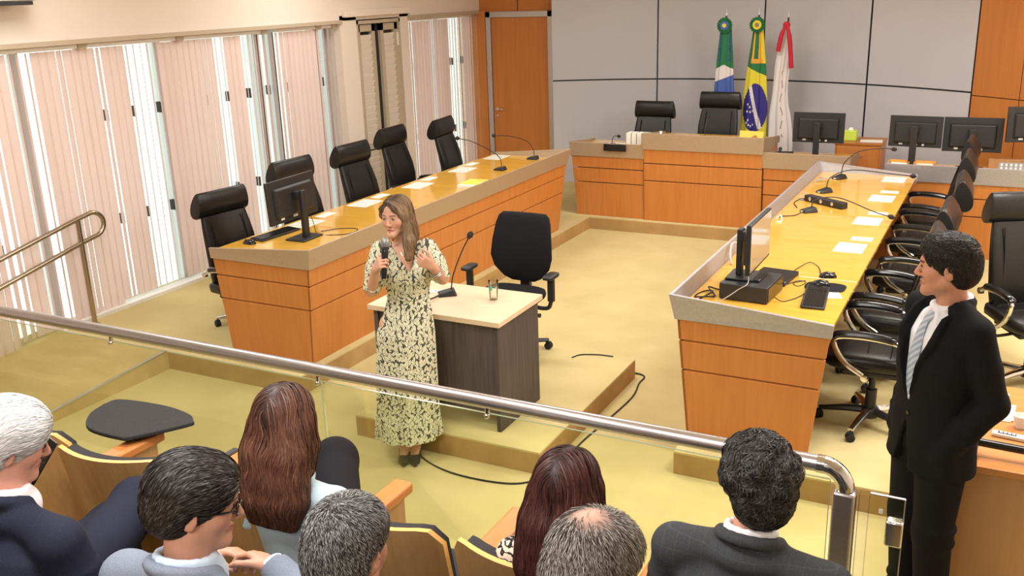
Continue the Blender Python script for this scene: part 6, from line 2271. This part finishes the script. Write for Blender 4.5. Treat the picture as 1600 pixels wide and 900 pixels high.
# --- second row
WHT = mixcol((.78, .78, .78), (.58, .58, .60), .4)
r, h_, S_ = listener('white haired man in a navy suit looking down at a phone', -2.37, 1.48, .60, 1.810, -.48, .36, .10, .95, M_navy,
         [((-.15, .02, -.27), (-.09, .21, -.085)), ((.03, .07, -.28), (-.20, .25, -.275))],
         [((.25, .50, .82), (.15, .85, -.5), (-.9, .1, .3), [(.5, .9, .5)] * 4), ((.75, .62, -.12), (.0, .15, 1), (-.5, .8, .1), RELAX)],
         hair_swept((.62, .62, .62), WHT, 6500, .016, .013, 7, .006, .14, .15), skin=(.66, .33, .25), shirt_m=M_shirt, shoulder=.22, lean=(.02, -.14), width=1.08, brows=(.45, .43, .42), rz=0,
         knees=(((-.26, .46, .50), (-.26, .48, .08)), ((-.16, .50, .60), (-.42, .58, .38))))
r, h_, S_ = listener('man with glasses and dark hair in a light grey suit, hands clasped', -1.61, 1.42, .60, 1.835, -.80, .24, .0, .95, M_greysuit,
         [((-.12, .14, -.25), (-.10, .34, -.155)), ((.05, .24, -.20), (-.25, .33, -.125))],
         [((.92, .30, .15), (.0, .45, .88), (.2, -.85, .4), [(.45, .6, .4)] * 4), ((-.92, .22, .10), (.1, .50, .85), (-.2, -.8, .5), [(.55, .8, .5)] * 4)],
         hair_swept((.016, .012, .011), mixcol((.016, .012, .011), (.10, .09, .085), .22), 6500, .013, .011, 7, .004, .15), shirt_m=M_blueshirt, shoulder=.225, width=1.10, lean=(-.02, -.14))
# his glasses
g = MB()
for sx in (-1, 1):
    ring = [h_.p((sx * .031 + .021 * math.cos(a), .104 - .006 * abs(math.cos(a)), -.002 + .017 * math.sin(a))) for a in [2 * PI * i / 20 for i in range(21)]]
    g.tube([tuple(p) for p in ring], .0022, 6, cap=False)
    g.tube([tuple(h_.p(p)) for p in ((sx * .052, .098, .003), (sx * .072, .06, .004), (sx * .082, -.005, .002), (sx * .080, -.02, -.012))], .0030, 6)
g.tube([tuple(h_.p(p)) for p in ((-.011, .104, .002), (0, .109, .004), (.011, .104, .002))], .0022, 6)
g = g.build('glasses', M_blackgloss, r)
listener('man with close cropped salt and pepper hair, seen from behind and above', -1.17, 1.42, .60, 1.825, .05, .22, .0, .94, M_darkjacket,
         [((-.06, .06, -.28), (.04, .28, -.36)), ((.06, .06, -.28), (-.04, .28, -.36))], [None, None],
         hair_cropped((.045, .042, .042), mixcol((.022, .020, .020), (.30, .295, .295), .42), None, 14000, w=.0006), shirt_m=M_shirt, shoulder=.22, lean=(0, -.12), width=1.05)
listener('man with greying brown hair thinning at the crown, seen from behind and above', -.655, 1.55, .60, 1.836, -.25, .42, .0, .96, M_darkjacket,
         [((-.06, .06, -.28), (.04, .28, -.36)), ((.06, .06, -.28), (-.04, .28, -.36))], [None, None],
         hair_cropped((.13, .105, .09), mixcol((.070, .052, .040), (.36, .33, .30), .46), ((0, -.055, .105), .045), 10000, .0095, .011, .010, .0007), shirt_m=M_shirt, shoulder=.22, lean=(0, -.18), width=1.05)
# phone in the white haired man's hand
t = thing('smartphone', 'black smartphone held in the raised hand of the white haired man', 'phone', (-2.615, 1.715, 1.478), .0)
M = rotm(1.0, .30, -.1)
MB().box(-.036, .036, -.075, .075, -.004, .004, M).build('phone_body', M_blackgloss, t, bevel=.004, seg=3)
MB().box(.010, .030, .045, .068, -.0062, -.0041, M).build('camera_bump', M_blackplastic, t, smooth=0)
